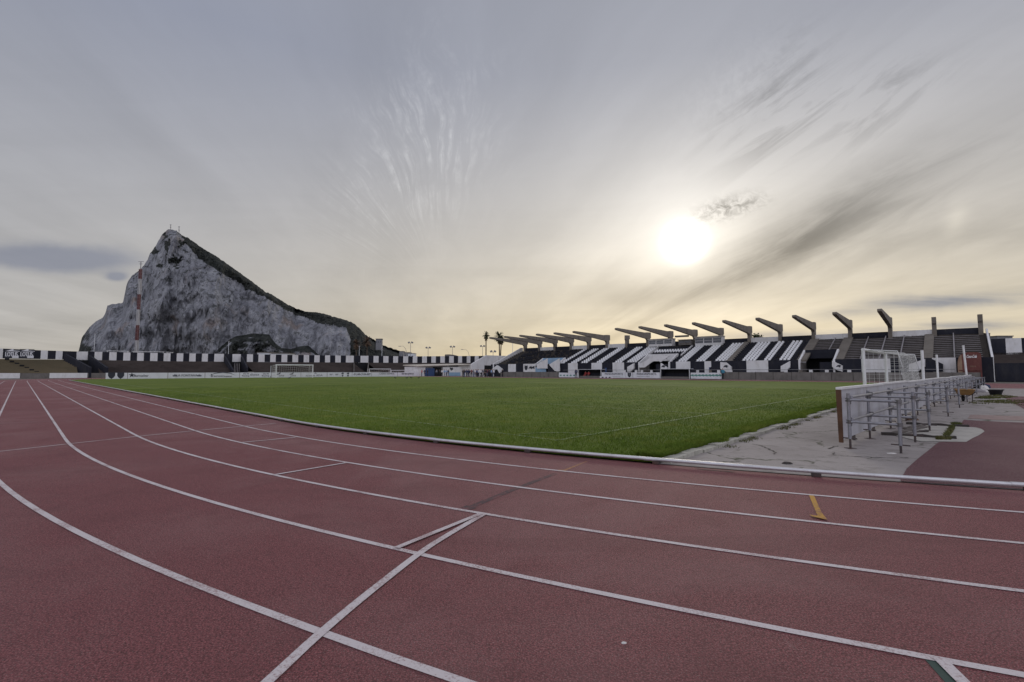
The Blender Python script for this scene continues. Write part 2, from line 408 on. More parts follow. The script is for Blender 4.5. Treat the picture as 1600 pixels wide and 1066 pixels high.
    comb_ = t.mapr(t.noise(t.comb(t.m('ADD', t.m('MULTIPLY', cx, 17.0), t.m('MULTIPLY', wob, 9.0)), t.m('MULTIPLY', mz, 7.0), 0.0), 1.0, 7, .66, .25), .40, .66, 0, 1, True)
    patch = t.mapr(t.noise(t.comb(t.m('MULTIPLY', cx, 3.0), t.m('MULTIPLY', mz, 7.0), 1.5), 1.3, 5, .6, .3), .36, .60)
    rip = t.m('MULTIPLY', comb_, t.m('ADD', .12, t.m('MULTIPLY', patch, .88)))
    tuft = t.mapr(t.noise(t.comb(t.m('MULTIPLY', mx, 1.6), mz, 0.0), 34.0, 4, .65, .6), .35, .65)
    rip = t.m('MULTIPLY', rip, t.m('ADD', .30, t.m('MULTIPLY', tuft, 1.0)))
    fanv = t.m('MULTIPLY', t.m('MULTIPLY', fan, rip), .17)
    fanv = t.m('ADD', fanv, t.m('MULTIPLY', fan, .02))
    # fine ripples high on the right
    fan2 = t.m('MULTIPLY', spot(1185, 110, 30, 120, 55, .2), t.m('MULTIPLY', tuft, .045))
    # dark wisps
    wn = t.mapr(t.noise(t.comb(t.m('MULTIPLY', t.m('SUBTRACT', mz, t.m('MULTIPLY', mx, .72)), 17.0), t.m('MULTIPLY', mx, 3.2), 7.0), 1.0, 6, .62, .5), .48, .62)
    wisp = t.m('MULTIPLY', t.m('ADD', spot(1230, 140, 40, 115, 58, .15), t.m('MULTIPLY', spot(1390, 140, 30, 130, 50, .15), .7)), wn)
    bandn = t.mapr(t.noise(t.comb(t.m('MULTIPLY', t.m('SUBTRACT', mz, t.m('MULTIPLY', mx, .51)), 15.0), t.m('MULTIPLY', mx, 2.2), 5.0), 1.0, 7, .62, .5), .34, .66)
    band = t.m('MULTIPLY', spot(1195, 398, 27, 300, 40, .10), t.m('ADD', .45, t.m('MULTIPLY', bandn, .75)))
    streak2 = t.m('MULTIPLY', spot(1420, 330, 22, 260, 110, .12), t.mapr(bandn, .35, .9))
    band2 = t.m('MULTIPLY', spot(1450, 395, 16, 260, 26, .12), .45)
    band3 = t.m('MULTIPLY', spot(1030, 445, 6, 130, 26, .12), .42)
    tn = t.mapr(t.noise(t.comb(mx, t.m('MULTIPLY', mz, 1.5), 1.0), 42.0, 5, .7, .6), .40, .60)
    scrap = t.m('MULTIPLY', t.m('ADD', spot(1140, 318, 17, 46, 15, .05), t.m('MULTIPLY', spot(1185, 312, 20, 26, 10, .05), .5)), tn)
    lens = t.m('ADD', spot(70, 402, -4, 150, 24, .05), t.m('MULTIPLY', spot(176, 431, 0, 17, 7, .02), .8))
    lown = t.mapr(t.noise(t.comb(t.m('MULTIPLY', mx, 3.0), t.m('MULTIPLY', mz, 22.0), 3.0), 1.4, 5, .6, .4), .38, .62)
    lowc = t.m('MULTIPLY', t.m('ADD', spot(1470, 472, 6, 170, 12, .05), t.m('ADD', t.m('MULTIPLY', spot(1270, 522, 2, 170, 7, .03), .7), t.m('MULTIPLY', spot(1520, 506, 0, 90, 9, .03), .8))), t.m('ADD', .45, t.m('MULTIPLY', lown, .7)))
    lens = t.mapr(t.m('SUBTRACT', lens, t.m('MULTIPLY', t.mapr(hor, .35, .65), .22)), .08, .70, 0, .85, True)
    def cut(v, amt): return t.m('SUBTRACT', 1.0, t.m('MULTIPLY', v, amt))
    for v, a in ((wisp, .36), (streak2, .10), (band, .60), (band2, .40), (band3, .62)): mod = t.m('MULTIPLY', mod, t.m('MAXIMUM', cut(v, a), .3))
    col = t.vm('SCALE', base, None); sc = col.node; t.put(sc.inputs[3], mod)
    col = t.mix(1.0, col, t.mix(t.m('ADD', fanv, fan2), (0, 0, 0), (1, 1, .98)), 'ADD')
    col = t.mix(t.m('MULTIPLY', lens, .8, None, True), col, (.205, .225, .30))
    col = t.mix(t.m('MULTIPLY', lowc, .95, None, True), col, (.285, .29, .32))
    # the sun behind the veil, and a faint mock sun to its right
    core = t.m('ADD', t.m('MULTIPLY', gauss(rho, 1.5), 3.6), t.m('ADD', t.m('MULTIPLY', gauss(rho, 4.4), .18), t.m('MULTIPLY', gauss(rho, 8.5), .13)))
    core = t.m('MULTIPLY', core, cut(t.m('MULTIPLY', band3, 1.0), .6))
    col = t.mix(1.0, col, t.mix(core, (0, 0, 0), (1.0, .985, .93)), 'ADD')
    col.node.clamp_result = False
    col = t.mix(1.0, col, t.mix(t.m('MULTIPLY', spot(1508, 338, 60, 26, 16, .03), .13), (0, 0, 0), (1.0, .93, .75)), 'ADD')
    col = t.mix(t.m('MULTIPLY', scrap, .85, None, True), col, (.30, .29, .265))
    sky = t.node('ShaderNodeTexSky', sky_type='NISHITA'); sky.sun_disc = False
    sky.sun_elevation = SUN_EL; sky.sun_rotation = SUN_AZ; sky.altitude = 5
    b1 = t.node('ShaderNodeBackground'); b1.inputs['Strength'].default_value = .06; t.l.new(sky.outputs[0], b1.inputs['Color'])
    b2 = t.node('ShaderNodeBackground'); b2.inputs['Strength'].default_value = 1.0; t.put(b2.inputs['Color'], col)
    mx_ = t.node('ShaderNodeMixShader'); mx_.inputs[0].default_value = .94
    t.l.new(b1.outputs[0], mx_.inputs[1]); t.l.new(b2.outputs[0], mx_.inputs[2])
    out = t.node('ShaderNodeOutputWorld'); t.l.new(mx_.outputs[0], out.inputs['Surface'])
make_sky()
sl = bpy.data.lights.new('sun', 'SUN'); sl.energy = .6; sl.angle = R(10); sl.color = (1.0, .90, .76)
so = bpy.data.objects.new('sun', sl); COL.objects.link(so); so.rotation_euler = SUN.to_track_quat('Z', 'Y').to_euler(); so.location = (0, 0, 60)

# ------------------------------------------------------------------ running track
OFF, S0, RAD, LW = 1.678, 12.515, 34.03, 1.0222
UC = OFF + RAD; V_NEAR, V_FAR = S0, 90.0
def oval(k, step=.5, inward=0.0):
    """lane line k (3 = kerb, smaller = further out), from the far left straight round the near bend, then up the far straight and round"""
    r = RAD - k * LW - inward; out = []
    n = int((V_FAR - V_NEAR) / (step * 2))
    for i in range(n): out.append((UC - r, lerp(V_FAR, V_NEAR, i / n)))
    n = int(math.pi * r / step)
    for i in range(n): a = math.pi * i / n; out.append((UC - r * math.cos(a), V_NEAR - r * math.sin(a)))
    n = int((V_FAR - V_NEAR) / (step * 2))
    for i in range(n): out.append((UC + r, lerp(V_NEAR, V_FAR, i / n)))
    n = int(math.pi * r / step)
    for i in range(n): a = math.pi * i / n; out.append((UC + r * math.cos(a), V_FAR + r * math.sin(a)))
    return out
def ribbon(mb, a, b, z, mi=0, close=True):
    n = len(a); vs = [P(u, v, z) for u, v in a] + [P(u, v, z) for u, v in b]
    fs = [(i, n + i, n + (i + 1) % n, (i + 1) % n) for i in range(n if close else n - 1)]
    mb.mesh(vs, fs, mi)
def oval_pair(k0, k1, N=.5):                        # two lane lines sampled at the same angles
    def samp(k):
        r = RAD - k * LW; o = []
        for i in range(60): o.append((UC - r, lerp(V_FAR, V_NEAR, i / 60)))
        for i in range(200): a = math.pi * i / 200; o.append((UC - r * math.cos(a), V_NEAR - r * math.sin(a)))
        for i in range(60): o.append((UC + r, lerp(V_NEAR, V_FAR, i / 60)))
        for i in range(200): a = math.pi * i / 200; o.append((UC + r * math.cos(a), V_FAR + r * math.sin(a)))
        return o
    return samp(k0), samp(k1)

mb = MB(); S = 5000
mb.face([(-S, -S, -.06), (S, -S, -.06), (S, S, -.06), (-S, S, -.06)])
struct(mb.build('ground', 'ground'))
mb = MB(); a, b = oval_pair(3.02, -6.0); ribbon(mb, b, a, 0.0)
struct(mb.build('running_track', 'track'))
mb = MB()
for k in (2, 1, 0, -1, -2, -3):
    w = .0245 / LW; a, b = oval_pair(k + w, k - w); ribbon(mb, b, a, .004)
struct(mb.build('lane_lines', 'line'))

def strip(mb, pts, w, z=.008, mi=0, ws=None):
    pts = [Vector(p) for p in pts]; n = len(pts); L = []; Rr = []
    for i, p in enumerate(pts):
        d = (pts[min(i + 1, n - 1)] - pts[max(i - 1, 0)]).normalized(); q = Vector((-d.y, d.x, 0)); ww = (ws[i] if ws else w) / 2
        L.append((p.x + q.x * ww, p.y + q.y * ww, z)); Rr.append((p.x - q.x * ww, p.y - q.y * ww, z))
    mb.mesh(L + Rr, [(i, n + i, n + i + 1, i + 1) for i in range(n - 1)], mi)
def smooth_line(pts, n=8):
    out = []
    P_ = [pts[0]] + list(pts) + [pts[-1]]
    for i in range(1, len(P_) - 2):
        p0, p1, p2, p3 = (Vector(q) for q in P_[i - 1:i + 3])
        for k in range(n):
            t = k / n
            out.append(.5 * ((2 * p1) + (p2 - p0) * t + (2 * p0 - 5 * p1 + 4 * p2 - p3) * t * t + (3 * p1 - p0 - 3 * p2 + p3) * t ** 3))
    out.append(Vector(pts[-1])); return out
mb = MB()
br = [G(757, 804), G(700, 837), G(657, 865), G(580, 925), G(500, 992), G(420, 1066)]; br.append(br[-1] + (br[-1] - br[-2]) * 1.5)
strip(mb, smooth_line(br), .055)
strip(mb, [G(620, 858), G(752, 804)], .05, .012)
strip(mb, [G(-120, 721), G(0, 706), G(210, 683), G(300, 674), G(431, 662)], .045, .008)
strip(mb, [G(378, 692), G(462, 684)], .05)
strip(mb, [G(427, 743), G(540, 724)], .05)
e = [G(1468, 1031), G(1503, 1066)]; e.append(e[1] + (e[1] - e[0]) * 2); strip(mb, e, .055)
struct(mb.build('stagger_lines', 'line'))
mb = MB()
strip(mb, [G(-60, 639), G(0, 637), G(200, 630), G(260, 627)], .05)
strip(mb, [G(-60, 664), G(60, 660), G(150, 655)], .05)
struct(mb.build('faint_lines', 'faint_line'))
mb = MB(); e = [G(1455, 1033), G(1485, 1066)]; e.append(e[1] + (e[1] - e[0]) * 2); strip(mb, e, .045, .002)
struct(mb.build('green_marking', 'green_line'))
mb = MB(); a0, a1 = G(1268, 775), G(1284, 812); d = (a1 - a0).normalized(); s_ = Vector((d.y, -d.x, 0))
strip(mb, [a0, a1], .045, .006)
mb.face([Vector((q.x, q.y, .012)) for q in (G(1293, 814.5), G(1284, 803), G(1281, 808), G(1264.5, 806.3), G(1269, 809))][::-1])
struct(mb.build('yellow_marking', 'yellow_line'))
mb = MB(); strip(mb, [G(917, 721), G(880, 736)], .04, .002); q = G(877, 735.5)
mb.face([Vector((q.x + .07 * math.cos(w), q.y + .06 * math.sin(w), .0025)) for w in (0, 1.05, 2.1, 3.14, 4.2, 5.2)])
struct(mb.build('orange_marking', 'orange_line'))
mb = MB(); strip(mb, [G(868, 740), G(800, 766), G(735, 793)], .075, .002); q = G(733, 793.5)
mb.face([Vector((q.x + .075 * math.cos(w), q.y + .075 * math.sin(w), .0025)) for w in (0, 1.05, 2.1, 3.14, 4.2, 5.2)])
struct(mb.build('grey_marking', 'dark_line'))

# --- pitch inside the track
EDGE_V = 3.12
rk = RAD - 3.06 * LW
def kerb_u(v, r=rk):
    if v < V_NEAR: return UC - math.sqrt(max(0, r * r - (V_NEAR - v) ** 2))
    if v > V_FAR: return UC - math.sqrt(max(0, r * r - (v - V_FAR) ** 2))
    return UC - r
left = [(kerb_u(v), v) for v in np.concatenate([np.linspace(EDGE_V, V_NEAR, 24), np.linspace(V_NEAR + 2, 104, 46)])]
mb = MB(); top = [P(u, v, .02) for u, v in left]; rt = [P(2 * UC - u, v, .02) for u, v in left]
n = len(left)
mb.mesh(top + rt, [(i, n + i, n + i + 1, i + 1) for i in range(n - 1)])
struct(mb.build('pitch', 'turf'))
mb = MB()
TL = 6.92; GL = 5.42; LWD = .10
def guv(u, v): return P(u, v, 0)
strip(mb, [guv(TL, v) for v in np.linspace(GL, 97, 40)], LWD, .026)
strip(mb, [guv(u, GL) for u in np.linspace(TL, 64.5, 30)], LWD, .030)
strip(mb, [guv(TL + 1.05 * math.cos(a), GL + 1.05 * math.sin(a)) for a in np.linspace(0.05, math.pi / 2 - .05, 14)], .07, .034)
strip(mb, [guv(u, 97) for u in np.linspace(TL, 64.5, 10)], LWD, .030)
strip(mb, [guv(64.5, v) for v in np.linspace(GL, 97, 20)], LWD, .026)
strip(mb, [guv(14.2, GL + .1), guv(14.2, 23), guv(57.2, 23)], LWD, .034)
strip(mb, [guv(TL, 51.2), guv(64.5, 51.2)], LWD, .034)
struct(mb.build('pitch_markings', 'grass_line'))

# --- concrete apron behind the near goal, and the jumping area on it
mb = MB()
arc = [(UC - rk * math.cos(a), V_NEAR - rk * math.sin(a)) for a in np.linspace(math.asin((V_NEAR - EDGE_V) / rk), math.pi - math.asin((V_NEAR - EDGE_V) / rk), 120)]
c = P(UC, EDGE_V, .0)
mb.mesh([P(u, v, .001) for u, v in arc] + [Vector((c.x, c.y, .001))], [(i + 1, i, len(arc)) for i in range(len(arc) - 1)][::1])
o = mb.build('apron', 'apron'); struct(o)
for p in o.data.polygons:
    pass
mb = MB()
red = [(1407, 752), (1408, 747.5), (1417, 732), (1435, 716), (1448.5, 705.5), (1465, 692), (1474, 688), (1490, 676), (1500, 664), (1506, 656), (1520, 657), (1560, 659), (1640, 662)]
pts = [G(*q, .006) for q in red]
uv = [toUV(q) for q in pts]; 
a_end = [(UC - (rk - .02) * math.cos(a), V_NEAR - (rk - .02) * math.sin(a)) for a in np.linspace(math.pi * .5, math.asin((V_NEAR - uv[0][1]) / rk), 60) ]
a_end = [q for q in a_end if q[0] > uv[0][0] + .05]
pts = pts + [P(UC, toUV(pts[-1])[1], .006)] + [P(u, v, .006) for u, v in a_end]
mb.face(pts); o = mb.build('jumping_area', 'track_dark'); struct(o)
mb = MB()
mb.face([G(q[0], q[1], .007) for q in ((1516, 648), (1600, 650.5), (1680, 652), (1680, 657), (1600, 657.5), (1560, 656.5), (1512, 654))][::-1])
struct(mb.build('faded_strip', paint('faded_track', (.27, .185, .17), .9, .2, 3, (.34, .31, .28), .8, fine=.2, bscale=80)))
mb = MB()
mb.face([G(q[0], q[1], .011) for q in ((1474, 690), (1510, 690.5), (1519, 685), (1530, 680), (1538.5, 674), (1534, 670.5), (1525, 668), (1512, 667), (1495, 663), (1450, 661), (1432, 664), (1425, 673), (1400, 681), (1440, 690))][::-1])
struct(mb.build('pale_slab', 'pale_concrete'))
# red surface of the far side seen past the end of the boards
mb = MB()
mb.ubox(52, 70, -16, 1.0, -.001, .012); struct(mb.build('far_run_up', 'track'))
mb = MB()
for pl in ([(1176, 694.5), (1181, 695.2), (1192, 698), (1205, 704), (1211.5, 707.5), (1209, 710)], [(1296, 702), (1299, 699.5), (1310, 697)], [(1302.5, 707.5), (1306, 712), (1324, 713), (1340, 714), (1376, 715.6), (1396, 716.2), (1420, 716)], [(1090, 733), (1120, 736), (1150, 738.5)], [(1330, 741), (1370, 743), (1400, 744)], [(1455, 648), (1480, 651), (1506, 652)]):
    q = smooth_line([G(*x) for x in pl], 6); rr_ = random.Random(len(pl)); strip(mb, [Vector((x.x + rr_.uniform(-.02, .02), x.y + rr_.uniform(-.02, .02), 0)) for x in q], .02, .006, 0, [rr_.uniform(.006, .035) for x in q])
struct(mb.build('apron_crack_lines', 'dark_timber'))
# edging strip between the turf and the apron
mb = MB(); us = list(np.linspace(kerb_u(EDGE_V) + .12, 60, 90))
for i in range(len(us) - 1):
    j = .02 * math.sin(i * 1.7); mb.ubox(us[i], us[i + 1] - .02, EDGE_V - .13 + j * .6, EDGE_V + .05 + j * .3, 0.0, .055 + .01 * math.sin(i * 2.3))
struct(mb.build('edging_kerb', 'edging'))
# ------------------------------------------------------------------ grass blades (turf near the camera, tufts on its rim, weeds on the concrete)
def blades(name, mat, pts, h, w, lean=.5, hv=.5):
    """pts: (n,3) roots; one bent triangle pair per blade"""
    n = len(pts); ang = np.random.rand(n) * 2 * math.pi; la = np.random.rand(n) * 2 * math.pi
    hh = h * (1 - hv + 2 * hv * np.random.rand(n)); ln = hh * lean * np.random.rand(n) * 1.6
    dx, dy = np.cos(ang) * w / 2, np.sin(ang) * w / 2
    v = np.zeros((n, 5, 3))
    v[:, 0] = pts - np.stack([dx, dy, np.zeros(n)], 1); v[:, 1] = pts + np.stack([dx, dy, np.zeros(n)], 1)
    mid = pts + np.stack([np.cos(la) * ln * .35, np.sin(la) * ln * .35, hh * .6], 1)
    v[:, 2] = mid + np.stack([dx, dy, np.zeros(n)], 1) * .75; v[:, 3] = mid - np.stack([dx, dy, np.zeros(n)], 1) * .75
    v[:, 4] = pts + np.stack([np.cos(la) * ln, np.sin(la) * ln, hh], 1)
    me = bpy.data.meshes.new(name); me.vertices.add(n * 5); me.vertices.foreach_set('co', v.reshape(-1))
    base = np.arange(n) * 5
    quads = np.stack([base, base + 1, base + 2, base + 3], 1); tris = np.stack([base + 3, base + 2, base + 4], 1)
    loops = np.concatenate([quads, tris], 1).reshape(-1)
    me.loops.add(len(loops)); me.loops.foreach_set('vertex_index', loops)
    ls = np.zeros((n, 2), int); ls[:, 0] = np.arange(n) * 7; ls[:, 1] = ls[:, 0] + 4
    me.polygons.add(n * 2); me.polygons.foreach_set('loop_start', ls.reshape(-1))
    me.polygons.foreach_set('loop_total', np.tile([4, 3], n)); me.update(); me.validate()
    me.materials.append(M[mat]); o = bpy.data.objects.new(name, me); COL.objects.link(o); o['kind'] = 'stuff'
    return o
def uv_pts(U, V, z):
    return np.stack([UV_U.x * U + UV_V.x * V, UV_U.y * U + UV_V.y * V, np.full(len(U), z) if np.isscalar(z) else z], 1)
N = 700000
U = 4.5 + np.random.rand(N) ** 1.3 * 34; V = EDGE_V + .05 + np.random.rand(N) ** 1.5 * 40
ku = np.array([kerb_u(v) for v in np.linspace(3, 45, 400)]); lim = np.interp(V, np.linspace(3, 45, 400), ku)
p3 = uv_pts(U, V, .018); dist = np.hypot(p3[:, 0], p3[:, 1])
keep = (U > lim + .09) & (np.random.rand(N) < np.clip(9.0 / dist, .06, 1) ** 1.0) & (p3[:, 1] > 2) & (p3[:, 0] < p3[:, 1] * 1.15)
pitchgrass = p3[keep]
blades('grass', 'blade', pitchgrass, .036, .008, .7)
n = 60000
U = kerb_u(EDGE_V) + .1 + np.random.rand(n) ** 1.6 * 26
cl = np.sin(U * 3.1) + np.sin(U * 7.3 + 1) + np.sin(U * 1.3 + 2)
V = EDGE_V + .05 + np.random.rand(n) ** 2 * .34 - np.clip(cl, -.3, 2) * .075 * np.random.rand(n)
blades('rim_grass', 'blade', uv_pts(U, V, .02), .085, .010, .9)
n = 5000
U = kerb_u(EDGE_V) + 1.6 + np.random.rand(n) * 24
cl = np.sin(U * 2.1 + .5) + np.sin(U * 5.3 + 1)
k = cl > .2
V = EDGE_V - .2 + np.random.randn(n) * .06
blades('rim_weeds', 'weed', uv_pts(U[k], V[k], .0), .035, .010, 1.0)
# grass creeping under the kerb rail
n = 26000; ii = np.random.rand(n) * 60
rr = rk + .02 - np.abs(np.random.randn(n)) * .05 - .02
aa = np.random.rand(n) * 1.15 - .05
U = np.where(aa > 0, UC - rr * np.cos(np.maximum(aa, 0)), UC - rr); V = np.where(aa > 0, V_NEAR - rr * np.sin(np.maximum(aa, 0)), V_NEAR - aa * 600)
k = V > EDGE_V + .1
blades('kerb_grass', 'blade', uv_pts(U[k], V[k], .01), .055, .009, .8)
def strip_weeds(name, poly, n, h):
    A = [G(*q) for q in poly]; x0 = min(q.x for q in A); x1 = max(q.x for q in A); y0 = min(q.y for q in A); y1 = max(q.y for q in A)
    out = []
    def inside(x, y):
        c = False
        for (a, b) in zip(A, A[1:] + A[:1]):
            if (a.y > y) != (b.y > y) and x < (b.x - a.x) * (y - a.y) / (b.y - a.y) + a.x: c = not c
        return c
    while len(out) < n:
        x, y = random.uniform(x0, x1), random.uniform(y0, y1)
        if inside(x, y) and mnoise.noise((x * .9, y * .9, 3)) > -.12: out.append((x, y, .0))
    return blades(name, 'weed', np.array(out), h, .022, .8)
strip_weeds('weeds', [(1512, 631), (1520, 627), (1600, 624), (1700, 624), (1720, 634), (1600, 634.5), (1555, 632)], 3600, .05)
strip_weeds('weeds', [(1520, 623), (1535, 619.5), (1560, 618), (1590, 620.5), (1575, 622.5), (1545, 623.5)], 1500, .055)
strip_weeds('weeds', [(1474, 683), (1480, 676), (1486, 667), (1492, 667), (1489, 675), (1482, 683)], 900, .05)
strip_weeds('weeds', [(1462, 686), (1484, 685), (1486, 688), (1464, 688)], 500, .05)
strip_weeds('weeds', [(1488, 663), (1500, 663), (1502, 665.5), (1488, 665.5)], 400, .05)

# ------------------------------------------------------------------ kerb rail round the inside of the track
rail = thing('kerb_rail', 'low silvery tube rail on short feet along the inner edge of the red track', 'kerb rail', P(kerb_u(5.0), 5.0))
def kpath(s):                                      # s metres along the kerb line from the bend start; negative = up the straight
    r = RAD - 3 * LW
    if s < 0: return P(UC - r, V_NEAR - s)
    a = s / r; return P(UC - r * math.cos(a), V_NEAR - r * math.sin(a))
s = -78.0; i = 0
while s < 62:
    L = 4.0 if s < -10 else 3.9
    e = s + L - .06; mb = MB(); dz = .006 * math.sin(i * 1.9)
    pts = [kpath(lerp(s, e, k / 5)) + Vector((0, 0, .066 + dz * (k / 5 - .5))) for k in range(6)]
    mb.tube(pts, .0245, 10); mb.build('rail_section', 'rail_metal', rail)
    if s > -40:
        for q in (s + .05, s + L * .5):
            mb = MB()
            c0 = kpath(q); d = (kpath(q + .05) - c0).normalized(); nn = Vector((-d.y, d.x, 0))
            b = [c0 + d * x + nn * y for x, y in ((-.05, -.03), (.05, -.03), (.05, .03), (-.05, .03))]
            mb.hexa([p + Vector((0, 0, .005)) for p in b], [p + Vector((0, 0, .045)) for p in b]); mb.build('rail_foot', 'rust_steel', rail)
        mb = MB(); mb.tube([kpath(e - .06) + Vector((0, 0, .066)), kpath(e + .09) + Vector((0, 0, .066))], .027, 10); mb.build('joint_sleeve', 'rail_metal', rail)
    s += L; i += 1

# ------------------------------------------------------------------ goals
def goal(base, xd, yd, w, h, dep, label, post=.06, stay='stanchion', group='full size football goals', net=True, cell=.16, sag=True, netr=.004):
    """xd along the mouth, yd backwards from the mouth"""
    t = thing('football_goal', label, 'goal', base, group); base = Vector(base)
    mb = MB(); n0 = base; n1 = base + xd * w
    for q in (n0, n1):
        mb2 = MB(); mb2.tube([q, q + ZD * (h + post * .6)], post, 12); mb2.build('post', 'white_metal', t)
    mb = MB(); mb.tube([n0 + ZD * h - xd * post, n1 + ZD * h + xd * post], post, 12); mb.build('crossbar', 'white_metal', t)
    mb = MB()
    top = dep * .8
    for q in (n0, n1):
        if stay == 'stanchion':
            mb.tube([q + ZD * h, q + yd * top + ZD * (h - .12)], .022, 8)
            mb.tube([q + yd * top + ZD * (h - .12), q + yd * (top + .18) + ZD * (h * .6), q + yd * (top + .12) + ZD * (h * .45)], .02, 8)
        mb.tube([q, q + yd * dep], .022, 8)
    mb.tube([n0 + yd * dep, n1 + yd * dep], .022, 8); mb.build('net_frame', 'white_metal', t)
    if net:
        mb = MB(); nu = int(w / cell); prof = []
        pts2 = [(0, h), (top, h - .12), (top + .1, h * .5), (dep, 0.05)]
        tot = 0; segs = []
        for a, b in zip(pts2, pts2[1:]): l = math.hypot(b[0] - a[0], b[1] - a[1]); segs.append((a, b, l)); tot += l
        nv = int(tot / cell)
        for j in range(nv + 1):
            q = tot * j / nv
            for a, b, l in segs:
                if q <= l + 1e-6: prof.append((lerp(a[0], b[0], q / l), lerp(a[1], b[1], q / l))); break
                q -= l
        def pt(i, j):
            u = i / nu; d, z = prof[j]; s = (.16 * math.sin(math.pi * u * 2) ** 2 * math.sin(math.pi * j / nv)) if sag else 0
            return base + xd * (w * u) + yd * d + ZD * max(.03, z - s)
        def cord(a, b):
            d = (b - a)
            if d.length < 1e-4: return
            d.normalize(); x = d.cross(ZD)
            if x.length < 1e-3: x = Vector((1, 0, 0))
            x.normalize(); y = d.cross(x); o = [x * netr, (-x * .5 + y * .87) * netr, (-x * .5 - y * .87) * netr]
            mb.mesh([a + q for q in o] + [b + q for q in o], [(0, 1, 4, 3), (1, 2, 5, 4), (2, 0, 3, 5)])
        for i in range(nu + 1):
            for j in range(nv): cord(pt(i, j), pt(i, j + 1))
        for j in range(nv + 1):
            for i in range(nu): cord(pt(i, j), pt(i + 1, j))
        for q in (n0, n1):                           # side netting
            nz = int(h / cell)
            def depth(z): return interp(z, [(0, dep), (h * .55, top + .2), (h - .1, top), (h, 0.02)])
            for j in range(nz):
                z = h * j / nz; m = max(1, int(depth(z) / .5))
                for k in range(m): cord(q + yd * depth(z) * k / m + ZD * z, q + yd * depth(z) * (k + 1) / m + ZD * z)
            for k in range(int(dep / cell)):
                d = k * cell; zt = interp(d, [(0, h), (top, h - .1), (top + .2, h * .55), (dep, 0)])
                cord(q + yd * d, q + yd * d + ZD * zt)
        mb.build('net', 'net_cord', t)
    return t
# near goal: pulled back behind the goal line
v1 = 3.80; u1, z1 = onV(1348.5, 545.6, v1)
while u1 > 32.4: v1 -= .01; u1, z1 = onV(1348.5, 545.6, v1)
GW, GH = 7.8, 2.60
v2 = v1 - .4
best = min(((abs(onV(1383.6, 549.5, q)[0] - (u1 + GW)), q) for q in np.linspace(v1 - .8, v1 + .2, 200)))[1]
g0 = P(u1, v1); g1 = P(u1 + GW, best); gx = (g1 - g0).normalized(); gy = Vector((gx.y, -gx.x, 0))
if gy.dot(UV_V) > 0: gy = -gy
goal(g0, gx, gy, GW, z1 - .03, 1.85, 'large white football goal behind the scaffolded hoarding, its net hitched to poles', post=.085, netr=.006, cell=.22)
def pole(px, py, pb, V, label, lean=0.0, r=.05):
    u, z = onV(px, pb, V); u2, z2 = onV(px, py, V)
    zb = 0.0; t = thing('net_pole', label, 'pole', P(u, V)); mb = MB()
    mb.tube([P(u, V, 0), P(u + lean, V, z2)], r, 8); mb.build('shaft', 'white_metal', t)
    mb = MB(); mb.tube([P(u, V, .0), P(u, V, .45)], r * 1.35, 8); mb.build('sleeve', 'steel', t)
    return P(u2, V, z2)
pa = pole(1443, 549, 592, v1 - 2.75, 'thin upright white pole beside the net of the large goal, the taller one')
pb_ = pole(1465.5, 556, 590, v1 - 2.95, 'thin upright white pole, the shorter one right of the large goal net')
UL = 57.0; vl0, zl0 = onU(1511.5, 590, UL); vl1, zl1 = onU(1505, 541, UL)
u2_, z2_ = UL, zl1
t = thing('leaning_pole', 'pale pole leaning to the left in front of the red kiosk', 'pole', P(UL, vl0)); mb = MB()
mb.tube([P(UL, vl0, 0), P(UL, vl1, zl1)], .075, 8); mb.build('shaft', 'white_metal', t)
mb = MB(); mb.tube([P(UL, vl1, zl1), P(UL, vl1, zl1) + ZD * .06], .09, 8); mb.build('cap', 'white_metal', t)

# far goal
vf = 95.0; uf0, zf0 = onV(431.8, 569.8, vf); uf1, zf1 = onV(489, 570, vf)
goal(P(uf0, vf), UV_U, UV_V, uf1 - uf0, (zf0 + zf1) / 2 - .05, 2.2, 'white football goal at the far end in front of the white hoardings', post=.085, netr=.012, cell=.4)
for (a, b, y, lab) in ((577.5, 610.5, 576.6, 'taller of two small white training goals behind the far hoardings'), (611.5, 641.5, 578.8, 'lower of two small white training goals, right of the taller one')):
    v = 107.0; ua, za = onV(a, y, v); ub, zb = onV(b, y, v)
    goal(P(ua, v), UV_U, UV_V, ub - ua, za, 1.2, lab, post=.07, group='small training goals', net=True, cell=.5, netr=.012)
u, z = onV(423.5, 571.5, 94.0); t = thing('net_pole', 'thin upright stake just left of the far goal', 'pole', P(u, 94)); mb = MB(); mb.tube([P(u, 94), P(u, 94, z)], .05, 6); mb.build('shaft', 'house_light', t)
mb = MB(); mb.tube([P(u, 94), P(u, 94, .4)], .07, 6); mb.build('sleeve', 'steel', t)

